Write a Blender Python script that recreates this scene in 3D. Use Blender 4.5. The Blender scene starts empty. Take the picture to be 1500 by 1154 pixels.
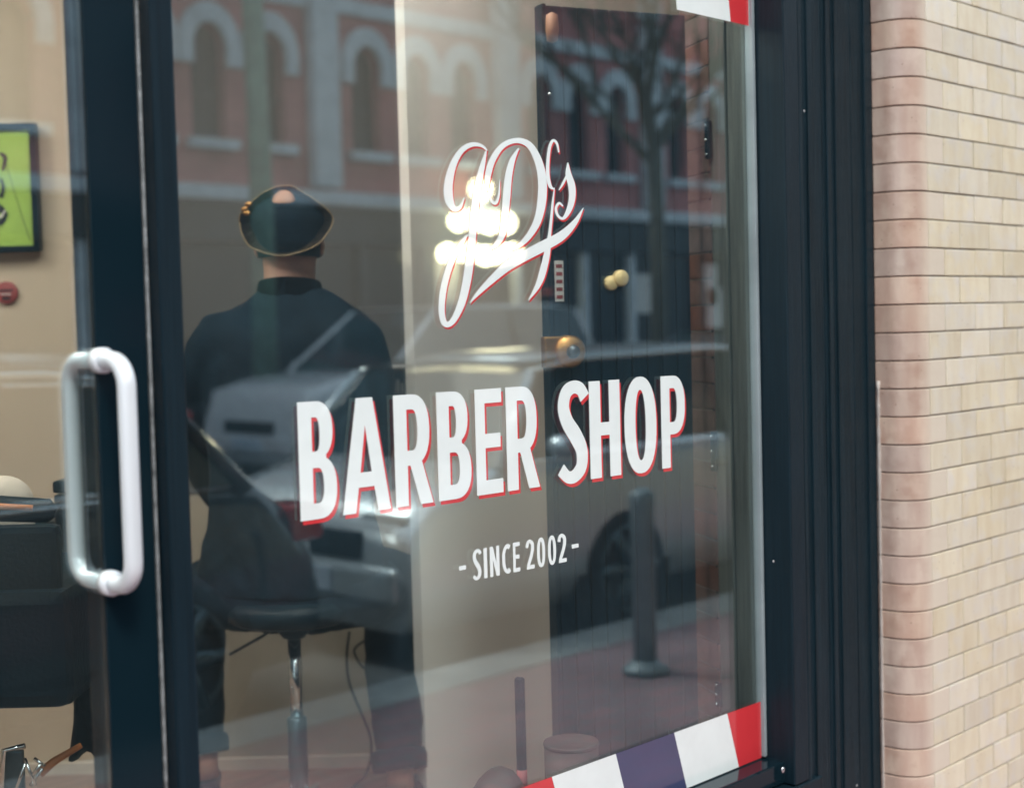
import bpy, bmesh, math, random
from mathutils import Vector, Matrix
from mathutils.geometry import tessellate_polygon
random.seed(7)
PI = math.pi
sc = bpy.context.scene
C = sc.collection

# ------------------------------------------------------------------ camera
PHI, PITCH, ROLL, FPX = 0.772196, 0.049011, 0.025909, 2100.0
CAM = Vector((0.0, -1.85, 1.5))
FW = Vector((math.cos(PHI)*math.cos(PITCH), math.sin(PHI)*math.cos(PITCH), -math.sin(PITCH)))
R0 = Vector((math.sin(PHI), -math.cos(PHI), 0.0))
U0 = R0.cross(FW)
RT = R0*math.cos(ROLL) - U0*math.sin(ROLL)
UP = U0*math.cos(ROLL) + R0*math.sin(ROLL)
cam = bpy.data.cameras.new('camera'); camo = bpy.data.objects.new('camera', cam); C.objects.link(camo)
camo.matrix_world = Matrix(((RT.x, UP.x, -FW.x, CAM.x), (RT.y, UP.y, -FW.y, CAM.y), (RT.z, UP.z, -FW.z, CAM.z), (0, 0, 0, 1)))
cam.sensor_width = 36.0; cam.lens = FPX/1500*36; cam.clip_start = 0.05; cam.clip_end = 900
cam.dof.use_dof = True; cam.dof.focus_distance = 2.75; cam.dof.aperture_fstop = 2.4
sc.camera = camo

# ------------------------------------------------------------------ world, sun, exposure
SUN_EL, SUN_AZ = math.radians(48), math.radians(205)     # overcast noon light from the street side
world = bpy.data.worlds.new('World'); sc.world = world; world.use_nodes = True
nt = world.node_tree; nt.nodes.clear()
wo = nt.nodes.new('ShaderNodeOutputWorld'); bg = nt.nodes.new('ShaderNodeBackground')
sky = nt.nodes.new('ShaderNodeTexSky'); sky.sky_type = 'NISHITA'; sky.sun_disc = False
sky.sun_elevation = SUN_EL; sky.sun_rotation = SUN_AZ; sky.air_density = 1.0; sky.dust_density = 4.0; sky.ozone_density = 1.0
mixw = nt.nodes.new('ShaderNodeMix'); mixw.data_type = 'RGBA'; mixw.inputs[0].default_value = 0.55
mixw.inputs[7].default_value = (8.3, 9.2, 9.9, 1)          # even cloud cover over the sky
nt.links.new(sky.outputs[0], mixw.inputs[6]); nt.links.new(mixw.outputs[2], bg.inputs[0])
bg.inputs[1].default_value = 0.15
nt.links.new(bg.outputs[0], wo.inputs[0])
sun = bpy.data.lights.new('sun', 'SUN'); sun.energy = 1.4; sun.angle = math.radians(14); sun.color = (1, .965, .90)
suno = bpy.data.objects.new('sun', sun); C.objects.link(suno)
sd = Vector((math.sin(SUN_AZ)*math.cos(SUN_EL), math.cos(SUN_AZ)*math.cos(SUN_EL), math.sin(SUN_EL)))
suno.rotation_euler = sd.to_track_quat('Z', 'Y').to_euler()
sc.view_settings.view_transform = 'Standard'; sc.view_settings.look = 'None'
sc.view_settings.exposure = 0.52; sc.view_settings.gamma = 1.0
sc.render.engine = 'CYCLES'
sc.cycles.max_bounces = 10; sc.cycles.glossy_bounces = 5; sc.cycles.transparent_max_bounces = 16; sc.cycles.transmission_bounces = 6
sc.cycles.caustics_reflective = False; sc.cycles.caustics_refractive = False

# ------------------------------------------------------------------ projection helpers (photo measurements -> metres)
def ray(px, py): return FW + RT*((px-750)/FPX) + UP*((577-py)/FPX)
def P(px, py, Z): return CAM + ray(px, py)*Z               # point at depth Z
def onY(px, py, y):                                        # point on a plane parallel to the shopfront
    r = ray(px, py); return CAM + r*((y-CAM.y)/r.y)

# ------------------------------------------------------------------ materials
MATS = {}
def mat(name, col, rough=.5, metal=0.0, var=0.0, vscale=8.0, bump=0.0, bscale=60.0, spec=.5, stretch=(1, 1, 1), objvar=0.0, coat=0.0, emit=None, estr=0.0, col2=None):
    if name in MATS: return MATS[name]
    m = bpy.data.materials.new(name); m.use_nodes = True; n = m.node_tree; b = n.nodes['Principled BSDF']
    b.inputs['Base Color'].default_value = (*col, 1); b.inputs['Roughness'].default_value = rough
    b.inputs['Metallic'].default_value = metal; b.inputs['Specular IOR Level'].default_value = spec
    b.inputs['Coat Weight'].default_value = coat
    if emit: b.inputs['Emission Color'].default_value = (*emit, 1); b.inputs['Emission Strength'].default_value = estr
    tc = n.nodes.new('ShaderNodeTexCoord'); mp = n.nodes.new('ShaderNodeMapping'); mp.inputs['Scale'].default_value = stretch
    n.links.new(tc.outputs['Object'], mp.inputs[0])
    if var > 0 or objvar > 0:
        nz = n.nodes.new('ShaderNodeTexNoise'); nz.inputs['Scale'].default_value = vscale; nz.inputs['Detail'].default_value = 6; nz.inputs['Roughness'].default_value = .6
        mx = n.nodes.new('ShaderNodeMix'); mx.data_type = 'RGBA'
        c2 = col2 if col2 else tuple(c*(1-var) for c in col); c1 = col if col2 else tuple(min(1, c*(1+var)) for c in col)
        mx.inputs[6].default_value = (*c1, 1); mx.inputs[7].default_value = (*c2, 1)
        cr = n.nodes.new('ShaderNodeMapRange'); cr.inputs[1].default_value = .3; cr.inputs[2].default_value = .7
        n.links.new(nz.outputs[0], cr.inputs[0]); n.links.new(cr.outputs[0], mx.inputs[0])
        oi = n.nodes.new('ShaderNodeObjectInfo')
        va = n.nodes.new('ShaderNodeVectorMath'); va.operation = 'MULTIPLY_ADD'; va.inputs[1].default_value = (1, 1, 1)
        cx = n.nodes.new('ShaderNodeCombineXYZ'); mu = n.nodes.new('ShaderNodeMath'); mu.operation = 'MULTIPLY'; mu.inputs[1].default_value = 37.0
        n.links.new(oi.outputs['Random'], mu.inputs[0]); n.links.new(mu.outputs[0], cx.inputs[0]); n.links.new(mu.outputs[0], cx.inputs[2])
        n.links.new(mp.outputs[0], va.inputs[0]); n.links.new(cx.outputs[0], va.inputs[2]); n.links.new(va.outputs[0], nz.inputs['Vector'])
        out = mx.outputs[2]
        if objvar > 0:
            hs = n.nodes.new('ShaderNodeHueSaturation'); mr = n.nodes.new('ShaderNodeMapRange')
            mr.inputs[3].default_value = 1-objvar; mr.inputs[4].default_value = 1+objvar*.6
            n.links.new(oi.outputs['Random'], mr.inputs[0]); n.links.new(mr.outputs[0], hs.inputs['Value'])
            mr2 = n.nodes.new('ShaderNodeMapRange'); fr = n.nodes.new('ShaderNodeMath'); fr.operation = 'FRACT'
            m7 = n.nodes.new('ShaderNodeMath'); m7.operation = 'MULTIPLY'; m7.inputs[1].default_value = 13.7
            n.links.new(oi.outputs['Random'], m7.inputs[0]); n.links.new(m7.outputs[0], fr.inputs[0]); n.links.new(fr.outputs[0], mr2.inputs[0])
            mr2.inputs[3].default_value = 1-objvar*2.2; mr2.inputs[4].default_value = 1+objvar*1.6; n.links.new(mr2.outputs[0], hs.inputs['Saturation'])
            n.links.new(out, hs.inputs['Color']); out = hs.outputs[0]
        n.links.new(out, b.inputs['Base Color'])
    if bump > 0:
        nb = n.nodes.new('ShaderNodeTexNoise'); nb.inputs['Scale'].default_value = bscale; nb.inputs['Detail'].default_value = 5
        n.links.new(mp.outputs[0], nb.inputs['Vector'])
        bp = n.nodes.new('ShaderNodeBump'); bp.inputs['Strength'].default_value = bump; bp.inputs['Distance'].default_value = .004
        n.links.new(nb.outputs[0], bp.inputs['Height']); n.links.new(bp.outputs[0], b.inputs['Normal'])
    if name.startswith('vinyl'): b.inputs['Coat Weight'].default_value = 1.0; b.inputs['Coat Roughness'].default_value = 0.0; b.inputs['Coat IOR'].default_value = 1.75
    MATS[name] = m; return m

def glass_mat(name, r0, tint, dust_haze=0.0, wav=0.0):
    m = bpy.data.materials.new(name); m.use_nodes = True; n = m.node_tree; n.nodes.clear()
    N = n.nodes.new; L = n.links.new
    out = N('ShaderNodeOutputMaterial'); geo = N('ShaderNodeNewGeometry'); dot = N('ShaderNodeVectorMath'); dot.operation = 'DOT_PRODUCT'
    L(geo.outputs['Incoming'], dot.inputs[0]); L(geo.outputs['Normal'], dot.inputs[1])
    ab = N('ShaderNodeMath'); ab.operation = 'ABSOLUTE'; L(dot.outputs['Value'], ab.inputs[0])
    om = N('ShaderNodeMath'); om.operation = 'SUBTRACT'; om.inputs[0].default_value = 1; L(ab.outputs[0], om.inputs[1])
    pw = N('ShaderNodeMath'); pw.operation = 'POWER'; pw.inputs[1].default_value = 5; L(om.outputs[0], pw.inputs[0])
    ma = N('ShaderNodeMath'); ma.operation = 'MULTIPLY_ADD'; ma.inputs[1].default_value = 1-r0; ma.inputs[2].default_value = r0; L(pw.outputs[0], ma.inputs[0])
    tr = N('ShaderNodeBsdfTransparent'); tr.inputs[0].default_value = (*tint, 1)
    gl = N('ShaderNodeBsdfGlossy'); gl.inputs['Roughness'].default_value = 0.0; gl.inputs[0].default_value = (.84, .97, 1, 1)
    mx = N('ShaderNodeMixShader'); L(ma.outputs[0], mx.inputs[0]); L(tr.outputs[0], mx.inputs[1]); L(gl.outputs[0], mx.inputs[2])
    last = mx.outputs[0]
    if dust_haze > 0:  # dust film, tinted teal as a painted haze that lifts the blacks
        df = N('ShaderNodeBsdfDiffuse'); df.inputs[0].default_value = (.52, .72, .80, 1)
        nz = N('ShaderNodeTexNoise'); nz.inputs['Scale'].default_value = 3; nz.inputs['Detail'].default_value = 8
        tc = N('ShaderNodeTexCoord'); L(tc.outputs['Object'], nz.inputs['Vector'])
        mr = N('ShaderNodeMapRange'); mr.inputs[1].default_value = .35; mr.inputs[2].default_value = .75; mr.inputs[3].default_value = dust_haze*.5; mr.inputs[4].default_value = dust_haze*1.6
        L(nz.outputs[0], mr.inputs[0]); m2 = N('ShaderNodeMixShader'); L(mr.outputs[0], m2.inputs[0]); L(last, m2.inputs[1]); L(df.outputs[0], m2.inputs[2]); last = m2.outputs[0]
    if wav > 0:
        nz = N('ShaderNodeTexNoise'); nz.inputs['Scale'].default_value = 1.6; nz.inputs['Detail'].default_value = 1
        tc = N('ShaderNodeTexCoord'); L(tc.outputs['Object'], nz.inputs['Vector'])
        bp = N('ShaderNodeBump'); bp.inputs['Strength'].default_value = wav; bp.inputs['Distance'].default_value = .004
        L(nz.outputs[0], bp.inputs['Height']); L(bp.outputs[0], gl.inputs['Normal'])
    L(last, out.inputs[0]); MATS[name] = m; return m

def lampmat(name, col, s): return mat(name, (.8, .8, .8), emit=col, estr=s)

# colours of the place
mat('stile_paint', (.005, .016, .024), rough=.10, spec=.35)
mat('black_paint', (.0055, .017, .026), rough=.38, spec=.25, var=.25, vscale=5, stretch=(30, 30, .8), bump=.25, bscale=25)
mat('black_paint_worn', (.006, .019, .028), rough=.36, spec=.25, var=.5, vscale=6, stretch=(40, 40, .5), bump=.5, bscale=16)
mat('silver_edge', (.42, .46, .48), rough=.45, metal=.5, var=.45, vscale=30, stretch=(1, 1, 1.5), bump=.5, bscale=150)
mat('edge_grey', (.27, .33, .36), rough=.4, var=.2, vscale=4)
mat('white_trim', (.42, .43, .44), rough=.4, var=.12, vscale=4)
mat('vinyl_white', (.84, .93, .93), coat=1.0, rough=.45, var=.03, vscale=20)
mat('vinyl_red', (.66, .035, .045), rough=.4, var=.06)
mat('vinyl_blue', (.05, .062, .145), rough=.4, var=.1)
mat('brushed_metal', (.80, .87, .92), rough=.36, metal=.2, bump=.15, bscale=200, stretch=(1, 1, .05))
mat('chrome', (.75, .8, .82), rough=.12, metal=1.0)
mat('dark_metal', (.08, .09, .10), rough=.3, metal=.9)
mat('bollard_grey', (.20, .24, .26), rough=.45, metal=.2, var=.2)
mat('steel_blue', (.10, .14, .16), rough=.3, metal=.8)
mat('brass', (.50, .26, .09), rough=.38, metal=1.0, var=.2, vscale=30)
mat('bokeh_warm', (.98, .74, .36), rough=.5, metal=.2)  # warm tone for the painted glow of far lamps
mat('mortar', (.17, .145, .13), rough=.95, var=.3, vscale=60, bump=.6, bscale=200)
mat('bag_brown', (.045, .028, .027), rough=.6, var=.3, vscale=20, bump=.3)
mat('caulk', (.44, .41, .38), rough=.7, var=.15, vscale=30, bump=.6, bscale=80)
mat('leather_black', (.006, .016, .024), spec=.12, rough=.33, bump=.3, bscale=120)
mat('cloth_black', (.004, .014, .024), spec=.12, rough=.85, var=.3, vscale=10, bump=.3, bscale=300)
mat('shirt', (.004, .015, .026), spec=.12, rough=.8, var=.25, vscale=9, bump=.35, bscale=60)
mat('denim', (.005, .016, .028), spec=.12, rough=.85, var=.25, vscale=14, bump=.3, bscale=200)
mat('skin', (.50, .27, .19), rough=.55, var=.08, vscale=15)
mat('hair', (.025, .017, .012), rough=.6, var=.4, vscale=60, bump=.6, bscale=200)
mat('cap_cloth', (.005, .016, .027), spec=.12, rough=.75, bump=.4, bscale=200, var=.2)
mat('cap_brim', (.15, .125, .10), rough=.7, var=.3, vscale=30, bump=.4, bscale=200)
mat('cap_trim', (.24, .17, .09), rough=.55, var=.25, vscale=40)
mat('cap_patch', (.40, .20, .12), rough=.6, var=.3, vscale=20)
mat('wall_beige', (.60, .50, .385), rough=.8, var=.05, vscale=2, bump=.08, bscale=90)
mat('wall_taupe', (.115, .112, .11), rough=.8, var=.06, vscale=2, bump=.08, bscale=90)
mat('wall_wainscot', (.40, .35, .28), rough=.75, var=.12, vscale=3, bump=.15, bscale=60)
mat('wall_cream', (.82, .79, .74), rough=.75, var=.04, vscale=2, bump=.08, bscale=90)
mat('ceiling_white', (.7, .68, .64), rough=.9)
mat('floor_boards', (.27, .16, .115), rough=.42, var=.3, vscale=4, stretch=(1, 8, 1))
mat('wood_board', (.075, .085, .075), rough=.6, var=.45, vscale=6, stretch=(14, 14, .7), bump=.7, bscale=22)
mat('brown_brick', (.12, .062, .05), rough=.75, var=.25, vscale=25, objvar=.2, bump=.4)
mat('door_black', (.004, .017, .030), spec=.3, rough=.42, var=.3, vscale=5, stretch=(25, 25, .7), bump=.35, bscale=20)
mat('lime_print', (.36, .56, .10), rough=.6, var=.12, vscale=5)
mat('ink', (.012, .015, .02), rough=.6)
mat('paper', (.75, .72, .66), rough=.8)
mat('cream_cloth', (.62, .55, .46), rough=.9, var=.08, bump=.3, bscale=60)
mat('sticker_red', (.32, .06, .06), rough=.5, var=.3, vscale=20)
mat('amber', (.55, .19, .05), rough=.4)
mat('grey_shoe', (.22, .25, .27), rough=.7, bump=.3, bscale=200)
mat('rubber_white', (.6, .58, .55), rough=.6)
mat('rubber', (.015, .016, .018), rough=.75)
mat('asphalt', (.12, .13, .14), rough=.9, var=.3, vscale=30, bump=.5, bscale=120)
mat('concrete', (.30, .31, .31), rough=.85, var=.15, vscale=6, bump=.3, bscale=60)
mat('stone_grey', (.52, .59, .64), rough=.75, var=.18, vscale=3, bump=.3, bscale=12)
mat('bark', (.09, .085, .065), rough=.9, var=.4, vscale=12, bump=.8, bscale=30, stretch=(1, 1, .3))
mat('pole_green', (.13, .22, .17), rough=.6, var=.3, vscale=6)
mat('shop_dark', (.010, .022, .032), spec=.3, rough=.5, var=.4, vscale=2)
mat('window_dark', (.006, .015, .024), rough=.15, spec=.18)
mat('car_black', (.005, .013, .019), spec=.3, rough=.12, coat=1.0)
mat('car_teal', (.40, .47, .49), rough=.2, coat=1.0, metal=.4)
mat('car_slate', (.16, .20, .22), rough=.22, coat=1.0, metal=.7)
mat('car_silver', (.70, .76, .79), rough=.27, coat=1.0, metal=.5)
mat('car_white', (.72, .72, .74), rough=.25, coat=1.0)
mat('car_glass', (.020, .045, .055), rough=.05, spec=.8)
mat('tail_red', (.40, .012, .015), rough=.15, coat=1.0)
mat('lamp_clear', (.7, .74, .76), rough=.08, coat=1.0, metal=.3)
mat('plate', (.55, .62, .72), rough=.4)
mat('red_sign', (.5, .05, .04), rough=.5); mat('blue_sign', (.05, .10, .28), rough=.5); mat('pale_sign', (.6, .6, .58), rough=.6)
glass_mat('shop_glass', .185, (.945, .98, .98), dust_haze=.009, wav=.035)
glass_mat('picture_glass', .03, (.98, .98, .98))

def brick_wall_mat(name, c1, c2, cm, sx, sy, axes='XZ'):
    m = bpy.data.materials.new(name); m.use_nodes = True; n = m.node_tree; b = n.nodes['Principled BSDF']
    tc = n.nodes.new('ShaderNodeTexCoord'); sp = n.nodes.new('ShaderNodeSeparateXYZ'); cb = n.nodes.new('ShaderNodeCombineXYZ')
    n.links.new(tc.outputs['Object'], sp.inputs[0]); n.links.new(sp.outputs[axes[0]], cb.inputs[0]); n.links.new(sp.outputs[axes[1]], cb.inputs[1])
    br = n.nodes.new('ShaderNodeTexBrick'); br.inputs['Scale'].default_value = 1; br.inputs['Brick Width'].default_value = sx; br.inputs['Row Height'].default_value = sy
    br.inputs['Mortar Size'].default_value = sy*.07; br.inputs['Color1'].default_value = (*c1, 1); br.inputs['Color2'].default_value = (*c2, 1); br.inputs['Mortar'].default_value = (*cm, 1)
    n.links.new(cb.outputs[0], br.inputs['Vector'])
    nz = n.nodes.new('ShaderNodeTexNoise'); nz.inputs['Scale'].default_value = 1.3; nz.inputs['Detail'].default_value = 7
    n.links.new(tc.outputs['Object'], nz.inputs['Vector'])
    mx = n.nodes.new('ShaderNodeMix'); mx.data_type = 'RGBA'; mx.blend_type = 'MULTIPLY'; mx.inputs[0].default_value = .7
    mr = n.nodes.new('ShaderNodeMapRange'); mr.inputs[1].default_value = .3; mr.inputs[2].default_value = .7; mr.inputs[3].default_value = .55; mr.inputs[4].default_value = 1.15
    n.links.new(nz.outputs[0], mr.inputs[0]); cc = n.nodes.new('ShaderNodeCombineColor')
    for i in range(3): n.links.new(mr.outputs[0], cc.inputs[i])
    n.links.new(br.outputs['Color'], mx.inputs[6]); n.links.new(cc.outputs[0], mx.inputs[7]); n.links.new(mx.outputs[2], b.inputs['Base Color'])
    b.inputs['Roughness'].default_value = .85
    bp = n.nodes.new('ShaderNodeBump'); bp.inputs['Strength'].default_value = .6; bp.inputs['Distance'].default_value = .006; bp.invert = True
    n.links.new(br.outputs['Fac'], bp.inputs['Height']); n.links.new(bp.outputs[0], b.inputs['Normal'])
    MATS[name] = m; return m
brick_wall_mat('red_brick', (.56, .20, .19), (.48, .16, .16), (.32, .22, .20), .22, .07)
brick_wall_mat('paver_red', (.36, .20, .215), (.29, .18, .20), (.24, .22, .23), .21, .105, 'XY')
brick_wall_mat('cream_far', (.62, .53, .38), (.58, .5, .37), (.15, .12, .1), .158, .0667)

# glazed brick: one material, cream to buff glaze with vertical run marks, each brick a little different
def glazed(name, c1, c2, c3, rough):
    m = bpy.data.materials.new(name); m.use_nodes = True; n = m.node_tree; b = n.nodes['Principled BSDF']; N = n.nodes.new; L = n.links.new
    tc = N('ShaderNodeTexCoord'); oi = N('ShaderNodeObjectInfo')
    cx = N('ShaderNodeCombineXYZ'); mu = N('ShaderNodeMath'); mu.operation = 'MULTIPLY'; mu.inputs[1].default_value = 41
    L(oi.outputs['Random'], mu.inputs[0]); L(mu.outputs[0], cx.inputs[0]); L(mu.outputs[0], cx.inputs[1])
    ad = N('ShaderNodeVectorMath'); ad.operation = 'ADD'; L(tc.outputs['Object'], ad.inputs[0]); L(cx.outputs[0], ad.inputs[1])
    mp = N('ShaderNodeMapping'); mp.inputs['Scale'].default_value = (1, 1, .28); L(ad.outputs[0], mp.inputs[0])
    n1 = N('ShaderNodeTexNoise'); n1.inputs['Scale'].default_value = 26; n1.inputs['Detail'].default_value = 4; L(mp.outputs[0], n1.inputs['Vector'])
    n2 = N('ShaderNodeTexNoise'); n2.inputs['Scale'].default_value = 18; n2.inputs['Detail'].default_value = 3; L(ad.outputs[0], n2.inputs['Vector'])
    r1 = N('ShaderNodeMapRange'); r1.inputs[1].default_value = .38; r1.inputs[2].default_value = .66; L(n1.outputs[0], r1.inputs[0])
    r2 = N('ShaderNodeMapRange'); r2.inputs[1].default_value = .48; r2.inputs[2].default_value = .7; r2.inputs[4].default_value = .85; L(n2.outputs[0], r2.inputs[0])
    a = N('ShaderNodeMix'); a.data_type = 'RGBA'; a.inputs[6].default_value = (*c1, 1); a.inputs[7].default_value = (*c2, 1); L(r1.outputs[0], a.inputs[0])
    c = N('ShaderNodeMix'); c.data_type = 'RGBA'; c.inputs[7].default_value = (*c3, 1); L(a.outputs[2], c.inputs[6]); L(r2.outputs[0], c.inputs[0])
    hs = N('ShaderNodeHueSaturation'); v = N('ShaderNodeMapRange'); v.inputs[3].default_value = .90; v.inputs[4].default_value = 1.06; L(oi.outputs['Random'], v.inputs[0]); L(v.outputs[0], hs.inputs['Value'])
    f = N('ShaderNodeMath'); f.operation = 'MULTIPLY'; f.inputs[1].default_value = 17.3; g = N('ShaderNodeMath'); g.operation = 'FRACT'; L(oi.outputs['Random'], f.inputs[0]); L(f.outputs[0], g.inputs[0])
    s = N('ShaderNodeMapRange'); s.inputs[3].default_value = .8; s.inputs[4].default_value = 1.1; L(g.outputs[0], s.inputs[0]); L(s.outputs[0], hs.inputs['Saturation'])
    L(c.outputs[2], hs.inputs['Color'])
    vo = N('ShaderNodeTexVoronoi'); vo.inputs['Scale'].default_value = 42; L(ad.outputs[0], vo.inputs['Vector'])
    sp = N('ShaderNodeMapRange'); sp.inputs[1].default_value = .045; sp.inputs[2].default_value = .07; sp.inputs[3].default_value = .85; sp.inputs[4].default_value = 0; L(vo.outputs['Distance'], sp.inputs[0])
    d = N('ShaderNodeMix'); d.data_type = 'RGBA'; d.inputs[7].default_value = (.16, .09, .06, 1); L(hs.outputs[0], d.inputs[6]); L(sp.outputs[0], d.inputs[0])
    fin = d.outputs[2]
    if name == 'glazed_corner':                              # buff glaze fades to cream in front, partly light put into the colour
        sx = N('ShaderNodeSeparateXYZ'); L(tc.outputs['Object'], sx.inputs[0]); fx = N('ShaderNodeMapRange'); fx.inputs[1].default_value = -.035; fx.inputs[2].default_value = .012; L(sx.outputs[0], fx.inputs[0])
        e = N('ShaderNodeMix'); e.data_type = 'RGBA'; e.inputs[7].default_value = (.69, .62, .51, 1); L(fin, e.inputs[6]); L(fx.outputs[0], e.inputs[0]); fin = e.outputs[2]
    L(fin, b.inputs['Base Color'])
    b.inputs['Roughness'].default_value = rough; b.inputs['Coat Weight'].default_value = .25; b.inputs['Coat Roughness'].default_value = .25
    bp = N('ShaderNodeBump'); bp.inputs['Strength'].default_value = .6; bp.inputs['Distance'].default_value = .004; L(n2.outputs[0], bp.inputs['Height']); L(bp.outputs[0], b.inputs['Normal'])
    MATS[name] = m
glazed('glazed_cream', (.74, .68, .52), (.68, .60, .44), (.69, .655, .58), .38)
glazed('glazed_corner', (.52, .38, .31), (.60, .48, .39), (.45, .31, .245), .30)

# ------------------------------------------------------------------ mesh helpers
def link(name, me, m, parent=None, smooth=False, loc=None, rot=None):
    o = bpy.data.objects.new(name, me); C.objects.link(o)
    if m is not None and not me.materials: me.materials.append(MATS[m] if isinstance(m, str) else m)
    if parent is not None: o.parent = parent
    if loc is not None: o.location = loc
    if rot is not None: o.rotation_euler = rot
    if smooth:
        for p in me.polygons: p.use_smooth = True
    return o
def obj(name, bm, m, parent=None, smooth=False, loc=None, rot=None):
    bmesh.ops.recalc_face_normals(bm, faces=bm.faces)
    me = bpy.data.meshes.new(name); bm.to_mesh(me); bm.free()
    return link(name, me, m, parent, smooth, loc, rot)
def tag(o, label=None, cat=None, group=None, kind=None):
    if label: o['label'] = label
    if cat: o['category'] = cat
    if group: o['group'] = group
    if kind: o['kind'] = kind
    return o
def empty(name, loc=(0, 0, 0), rz=0, label=None, cat=None, group=None):
    o = bpy.data.objects.new(name, None); C.objects.link(o); o.location = loc; o.rotation_euler = (0, 0, rz); o.empty_display_size = .1
    return tag(o, label, cat, group)
def box(bm, x0, x1, y0, y1, z0, z1, bev=0.0):
    vs = [bm.verts.new(p) for p in ((x0, y0, z0), (x1, y0, z0), (x1, y1, z0), (x0, y1, z0), (x0, y0, z1), (x1, y0, z1), (x1, y1, z1), (x0, y1, z1))]
    fs = [bm.faces.new([vs[i] for i in f]) for f in ((0, 3, 2, 1), (4, 5, 6, 7), (0, 1, 5, 4), (1, 2, 6, 5), (2, 3, 7, 6), (3, 0, 4, 7))]
    if bev > 0:
        es = list({e for f in fs for e in f.edges})
        bmesh.ops.bevel(bm, geom=es, offset=bev, segments=2, affect='EDGES', profile=.6)
    return bm
def bx(x0, x1, y0, y1, z0, z1, bev=0.0):
    return box(bmesh.new(), x0, x1, y0, y1, z0, z1, bev)
def plank(bm, a, b, th, z0, z1):                            # upright board whose foot runs from a to b (plan points)
    a = Vector(a); b = Vector(b); d = (b-a).normalized(); nrm = Vector((-d.y, d.x))*th
    pts = [a, b, b+nrm, a+nrm]
    lo = [bm.verts.new((p.x, p.y, z0)) for p in pts]; hi = [bm.verts.new((p.x, p.y, z1)) for p in pts]
    bm.faces.new(lo[::-1]); bm.faces.new(hi)
    for i in range(4): bm.faces.new((lo[i], lo[(i+1) % 4], hi[(i+1) % 4], hi[i]))
    return bm
def tube(bm, pts, radii, n=12, cap=True):
    pts = [Vector(p) for p in pts]
    if not isinstance(radii, (list, tuple)): radii = [radii]*len(pts)
    rings = []; prev = None
    for i, p in enumerate(pts):
        t = (pts[min(i+1, len(pts)-1)]-pts[max(i-1, 0)]).normalized()
        if prev is None:
            a = Vector((0, 0, 1)) if abs(t.z) < .9 else Vector((1, 0, 0)); u = t.cross(a).normalized()
        else: u = (prev - t*prev.dot(t)).normalized()
        prev = u; v = t.cross(u)
        rings.append([bm.verts.new(p+(u*math.cos(2*PI*k/n)+v*math.sin(2*PI*k/n))*radii[i]) for k in range(n)])
    for a, b in zip(rings, rings[1:]):
        for k in range(n): bm.faces.new((a[k], a[(k+1) % n], b[(k+1) % n], b[k]))
    if cap: bm.faces.new(rings[0][::-1]); bm.faces.new(rings[-1])
    return bm
def lathe(bm, prof, c=(0, 0, 0), n=24):                     # prof: (r, z)
    c = Vector(c); rings = []
    for r, z in prof: rings.append([bm.verts.new(c+Vector((max(r, 1e-4)*math.cos(2*PI*k/n), max(r, 1e-4)*math.sin(2*PI*k/n), z))) for k in range(n)])
    for a, b in zip(rings, rings[1:]):
        for k in range(n): bm.faces.new((a[k], a[(k+1) % n], b[(k+1) % n], b[k]))
    bm.faces.new(rings[0][::-1]); bm.faces.new(rings[-1]); return bm
def catmull(pts, sub=6):
    out = []; n = len(pts)
    for i in range(n-1):
        p0, p1, p2, p3 = pts[max(i-1, 0)], pts[i], pts[i+1], pts[min(i+2, n-1)]
        for s in range(sub):
            t = s/sub; out.append(tuple(.5*((2*b)+(-a+c)*t+(2*a-5*b+4*c-d)*t*t+(-a+3*b-3*c+d)*t**3) for a, b, c, d in zip(p0, p1, p2, p3)))
    out.append(tuple(pts[-1])); return out
def skin(name, verts, edges, m, parent, sub=2, root=0):
    me = bpy.data.meshes.new(name); me.from_pydata([v[0] for v in verts], edges, []); me.update()
    o = bpy.data.objects.new(name, me); C.objects.link(o)
    bm = bmesh.new(); bm.from_mesh(me); lay = bm.verts.layers.skin.verify(); bm.verts.ensure_lookup_table()
    for i, v in enumerate(verts):
        r = v[1]; bm.verts[i][lay].radius = r if isinstance(r, tuple) else (r, r); bm.verts[i][lay].use_root = (i == root)
    bm.to_mesh(me); bm.free()
    s = o.modifiers.new('s', 'SKIN'); s.use_smooth_shade = True
    d = o.modifiers.new('d', 'SUBSURF'); d.levels = sub; d.render_levels = sub
    dg = bpy.context.evaluated_depsgraph_get(); dg.update()
    nm = bpy.data.meshes.new_from_object(o.evaluated_get(dg)); bpy.data.objects.remove(o)
    nm.name = name; nm.materials.clear()
    return link(name, nm, m, parent, smooth=True)
def ellip(bm, c, r, seg=20, rings=12, rot=None, squash=None):
    g = bmesh.ops.create_uvsphere(bm, u_segments=seg, v_segments=rings, radius=1.0)
    for v in g['verts']:
        p = Vector((v.co.x*r[0], v.co.y*r[1], v.co.z*r[2]))
        if rot is not None: p = rot @ p
        v.co = p + Vector(c)
    return bm

# ================================================================== SETTING: street
def st(o): o['kind'] = 'structure'; return o
ROAD = -.13; FLOOR = .20
b = bx(-60, 90, -2.45, .5, -.4, 0); st(obj('sidewalk', b, 'paver_red'))
b = bx(-60, 90, -2.75, -2.453, -.35, .004, .012); st(obj('kerb', b, 'concrete'))
b = bx(-60, 90, -11.8, -2.753, -.5, ROAD); st(obj('road', b, 'asphalt'))
b = bx(-60, 90, -11.93, -11.803, -.35, .004, .012); st(obj('kerb_far', b, 'concrete'))
b = bx(-60, 90, -15.2, -11.933, -.4, 0); st(obj('sidewalk_far', b, 'paver_red'))
b = bx(-400, 400, -400, 400, -.9, -.6); st(obj('ground', b, 'concrete'))

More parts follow.
